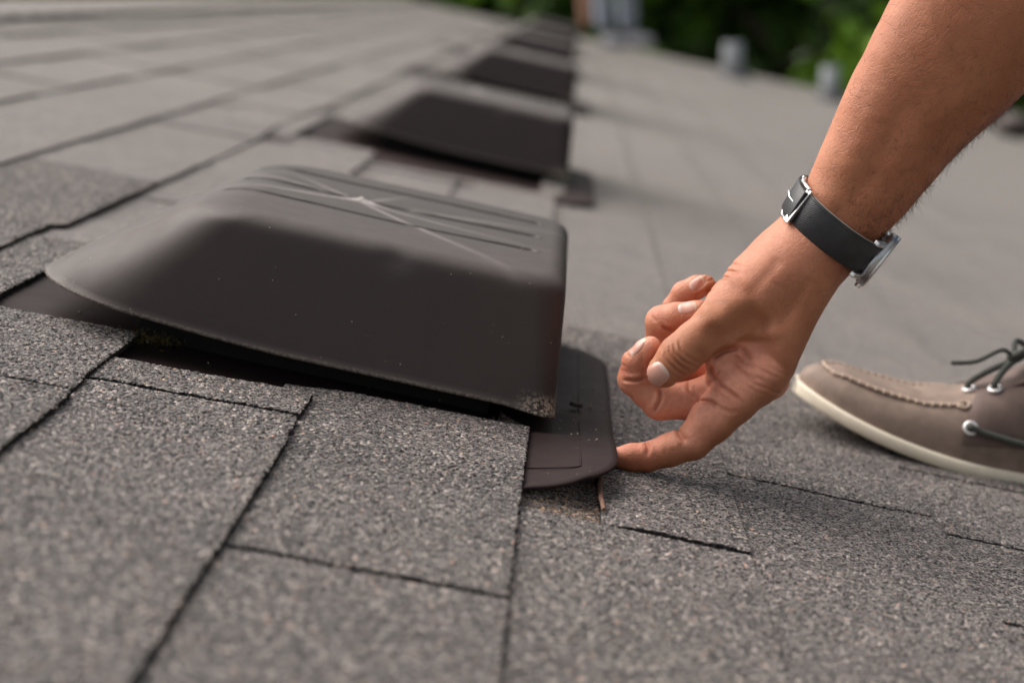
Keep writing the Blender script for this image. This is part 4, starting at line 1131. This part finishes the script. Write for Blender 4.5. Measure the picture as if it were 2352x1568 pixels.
for rr, z in pf:
    for a in np.linspace(0, 2 * math.pi, n, endpoint=False): V.append((rr * math.cos(a), rr * math.sin(a), z))
me = mesh('lid', V, grid_faces(len(pf), n, wrap_v=True).tolist()); me.materials.append(simple('brown_metal', (.07, .05, .045))); o = bpy.data.objects.new('lid', me); C.objects.link(o); o.parent = cap

# far person: bends down at the end of the roof
fp = at(1395, 112, .01)
M_PALE = simple('pale_blue_denim', (.34, .38, .46), .85, ns=60, var=.15); M_TEE = simple('white_shirt', (.6, .6, .6), .9); M_SHOE = simple('grey_work_shoe', (.24, .24, .27), .8); M_SK2 = simple('plain_skin', (.45, .24, .16), .5)
far = thing('person', fp, 'distant blurred person in pale blue jeans standing at the roof end', 'person')
q = fp
up = np.array([-math.sin(PITCH), 0, math.cos(PITCH)]); rt = np.array([math.cos(PITCH), 0, math.sin(PITCH)]); bk_ = np.array([0, 1., 0])
def w(a, b, c): return q + rt * a + bk_ * b + up * c
skinned('jeans', {'p': (w(.02, .1, .86), .13), 'h': (w(-.06, .1, .80), .09), 'k': (w(-.04, .04, .46), .07), 'a': (w(-.02, .06, .09), .058), 'H': (w(.10, .1, .80), .09), 'K': (w(.11, .18, .46), .07), 'A': (w(.13, .32, .09), .058)},
        [('p', 'h'), ('h', 'k'), ('k', 'a'), ('p', 'H'), ('H', 'K'), ('K', 'A')], M_PALE, far)
skinned('shirt', {'c': (w(0, -.06, 1.22), .15), 'p': (w(.02, .08, .9), .135), 'n': (w(-.02, -.16, 1.42), .06), 's': (w(-.17, -.14, 1.36), .065), 'S': (w(.17, -.14, 1.36), .065), 'e': (w(-.20, -.12, 1.16), .05), 'E': (w(.24, -.12, 1.12), .05)},
        [('c', 'p'), ('c', 'n'), ('n', 's'), ('n', 'S'), ('s', 'e'), ('S', 'E')], M_TEE, far)
skinned('body', {'n': (w(-.02, -.16, 1.42), .055), 'h': (w(-.03, -.22, 1.60), .09), 't': (w(-.03, -.22, 1.68), .075), 's': (w(-.17, -.14, 1.36), .045), 'e': (w(-.20, -.10, 1.08), .04), 'w': (w(-.15, -.12, .62), .032), 'f': (w(-.14, -.12, .30), .038), 'f2': (w(-.13, -.1, .12), .03)},
        [('n', 'h'), ('h', 't'), ('n', 's'), ('s', 'e'), ('e', 'w'), ('w', 'f'), ('f', 'f2')], M_SK2, far)
for a, b in ((-.02, .0), (.14, .26)):
    skinned('shoe', {'a': (w(a, b + .06, .05), .05), 'm': (w(a + .06, b - .02, .04), .045), 't': (w(a + .14, b - .08, .03), .036)}, [('a', 'm'), ('m', 't')], M_SHOE, far)

# ground, house walls below the roof, and the wood beyond
def wpt(x, y, z): return np.array(MI @ Vector((x, y, z)))
def put_w(name, V, F, mat, parent=None, **k):
    me = mesh(name, V, F, k.pop('smooth', True)); me.materials.append(mat); o = bpy.data.objects.new(name, me); C.objects.link(o)
    if parent: o.parent = parent
    return tag(o, **k)
mg = Mat('meadow_grass', .9); ng = mg.noise(.6, 5); M_GRASS = mg.fin(mg.ramp(ng.outputs[0], [(.3, (.03, .05, .012)), (.7, (.07, .11, .025))]), mg.bump(mg.noise(30, 3).outputs[0], .6, .05))
n = 60; gxs = np.linspace(-220, 220, n); gys = np.linspace(-200, 240, n); A, B = np.meshgrid(gxs, gys, indexing='ij')
Zg = -.05 + .6 * vnoise(np.stack([A.ravel() / 25, B.ravel() / 25, 0 * A.ravel()], -1), 31) * sstep(12, 40, np.hypot(A.ravel(), B.ravel() - 6))
put_w('ground', np.column_stack([A.ravel(), B.ravel(), Zg]), grid_faces(n, n)[:, ::-1], M_GRASS, kind='structure')
M_WALL = simple('painted_siding', (.5, .47, .42), .7)
house = bpy.data.objects.new('house', None); C.objects.link(house); house.location = (1.5, 5, 0); tag(house, 'pale sided house standing under the shingled roof', 'house')
xr, xe, xl_ = RIDGE * cp, (RX1 - .45) * cp, (RIDGE * cp - 4.0)
zt = ROOF_Z - RIDGE * sp * 1 - .08
ze = ROOF_Z - (RX1 - .45) * sp - .12; zl_ = ROOF_Z - RIDGE * sp - 4.0 * math.tan(PITCH) - .12
for yy, nm in ((RY1 - .35, 'wall'), (RY0 + .35, 'wall')):
    P = [(xl_, yy, -.2), (xe, yy, -.2), (xe, yy, ze), (xr, yy, zt), (xl_, yy, zl_)]
    V = np.array([(x, y + s * .1, z) for s in (-1, 1) for x, y, z in P]) - np.array([1.5, 5, 0]); F = [[0, 1, 2, 3, 4], [9, 8, 7, 6, 5]] + [[i, (i + 1) % 5 + 0, (i + 1) % 5 + 5, i + 5][::-1] for i in range(5)]
    put_w(nm, V, F, M_WALL, house, smooth=False)
for x, z in ((xe, ze), (xl_, zl_)):
    V, F = box(x - .1 - 1.5, x + .1 - 1.5, RY0 + .46 - 5, RY1 - .46 - 5, -.2, z); put_w('wall', V, F, M_WALL, house, smooth=False)

def mat_leaf():
    m = Mat('foliage', .55, spec=.3); oi = m.n('ShaderNodeObjectInfo'); a = m.attr(); s = m.n('ShaderNodeSeparateColor'); m.l(a.outputs['Color'], s.inputs[0])
    c = m.ramp(s.outputs[0], [(0, (.016, .038, .005)), (.4, (.045, .098, .009)), (.8, (.16, .30, .02)), (1, (.18, .30, .035))])
    c = m.mix(1, c, m.ramp(oi.outputs['Random'], [(0, (.8, .85, .8)), (1, (1.2, 1.15, 1.0))]), 'MULTIPLY')
    tr = m.n('ShaderNodeBsdfTranslucent'); m.l(c, tr.inputs[0]); mx = m.n('ShaderNodeMixShader'); mx.inputs[0].default_value = .3
    m.l(c, m.p.inputs['Base Color']); m.l(m.p.outputs[0], mx.inputs[1]); m.l(tr.outputs[0], mx.inputs[2]); m.l(mx.outputs[0], m.t.nodes['Material Output'].inputs[0]); return m.m
M_LEAF = mat_leaf(); M_BARK = simple('bark', (.06, .045, .035), .95, ns=12, var=.4, bs=.6, bd=.03)
def crown(seed, n, rx, rz, z0, ncl=34, ls=.16):
    g = np.random.default_rng(seed); cl = g.normal(0, 1, (ncl, 3)); cl /= np.linalg.norm(cl, axis=1)[:, None]; cl *= g.uniform(.25, 1, (ncl, 1)) ** .6
    cl = cl * (rx, rx, rz) + (0, 0, z0 + rz); tone = g.uniform(.05, .85, ncl); k = g.integers(0, ncl, n)
    P = cl[k] + g.normal(0, 1, (n, 3)) * (rx * .17, rx * .17, rz * .11); 
    a = g.normal(0, 1, (n, 3)); a /= np.linalg.norm(a, axis=1)[:, None]; b = np.cross(a, g.normal(0, 1, (n, 3))); b /= np.linalg.norm(b, axis=1)[:, None]
    s = ls * g.uniform(.5, 1.3, (n, 1)); V = np.stack([P - a * s, P + b * s * .5, P + a * s, P - b * s * .5], 1).reshape(-1, 3)
    T_ = np.repeat(np.clip(tone[k] + g.normal(0, .14, n), 0, 1), 4); return V, np.arange(4 * n).reshape(-1, 4), T_
def mk_tree(name, seed, h, rx, n, label, cat, z0f=.16, ls=.16):
    t = bpy.data.objects.new(name, None); C.objects.link(t); tag(t, label, cat, 'trees and bushes of the wood beyond the roof')
    g = random.Random(seed); parts = [tube(catmull([(0, 0, -.2), (g.uniform(-.1, .1), .05, h * .3), (g.uniform(-.2, .2), 0, h * .6), (0, g.uniform(-.2, .2), h * .85)], 12), np.linspace(.032 * h, .006 * h, 12), 8)]
    for _ in range(11):
        z = h * g.uniform(.18, .75); a = g.uniform(0, 6.28); L = rx * g.uniform(.5, .95) * (1 - .3 * z / h)
        parts.append(tube(catmull([(0, 0, z), (L * .5 * math.cos(a), L * .5 * math.sin(a), z + L * .18), (L * math.cos(a), L * math.sin(a), z + L * .5)], 7), np.linspace(.011 * h, .003 * h, 7), 6))
    V, F = join(parts); put_w('trunk', V, F, M_BARK, t)
    V, F, T_ = crown(seed, n, rx, h * (1 - z0f) / 2, h * z0f, ls=ls); o = put_w('crown', V, F, M_LEAF, t, smooth=False); setattr_col(o, np.stack([T_] * 3, -1).astype(np.float32)); return t
trees = [mk_tree('broadleaf_tree', 3, 9.5, 3.2, 16000, '', 'tree'), mk_tree('broadleaf_tree', 8, 8.0, 3.0, 15000, '', 'tree', .1), mk_tree('bush', 5, 5.2, 2.3, 12000, '', 'bush', .02, .13)]
spots = [(-9.5, 27, 0, 1.1, 'far left broadleaf tree beyond the ridge, only its crown glimpsed at the top edge'), (-4.5, 24, 1, 1.1, 'dark broadleaf tree beyond the ridge, left of the row of vents'),
         (-.6, 21.5, 2, 1.25, 'rounded bright green bush behind the end of the vent row'), (1.5, 26, 0, 1.05, 'tall tree directly behind the distant person'),
         (3.0, 20.5, 2, 1.2, 'light green bush between the distant person and the left vent pipe'), (5.0, 24.5, 1, 1.2, 'broad dark tree behind the left vent pipe'),
         (6.6, 20.0, 2, 1.15, 'low green bush between the two vent pipes'), (8.4, 23.5, 0, 1.1, 'shady tree behind the right vent pipe beside the arm'),
         (10.6, 20.5, 1, 1.0, 'tree with green crown hidden mostly behind the forearm'), (13.5, 23, 0, 1.0, 'rightmost tree beyond the roof, past the forearm'),
         (-14, 30, 1, 1.2, 'leftmost tree of the wood, hidden behind the ridge'), (4, 31, 0, 1.3, 'tall back row tree behind the left pipe'), (9.5, 31, 1, 1.4, 'tall back row tree behind the right pipe'),
         (12.5, 12.5, 0, 1.05, 'unseen tree added beside the house to block low sky, right of the rake end'), (12.2, 6.5, 1, 1.15, 'unseen sky-blocking tree added close beside the eave of the house, half way along'), (12.6, 0.5, 0, 1.05, 'unseen tree added at the near corner of the house to block sky, behind the crouching person'),  # trees beside the house, added out of view to block low sky
         (-2, 31, 1, 1.4, 'tall back row tree left of the distant person'), (15, 31, 0, 1.4, 'tall back row tree at the far right')]
used_ = set()
for i, (x, y_, k, sc, lab) in enumerate(spots):
    src = trees[k]
    if k in used_:
        t = src.copy(); C.objects.link(t)
        for ch in src.children: c = ch.copy(); C.objects.link(c); c.parent = t
    else: t = src; used_.add(k)
    t.location = (x, y_, 0); t.scale = (sc, sc, sc * random.uniform(.95, 1.1)); t.rotation_euler[2] = random.uniform(0, 6.28); t['label'] = lab
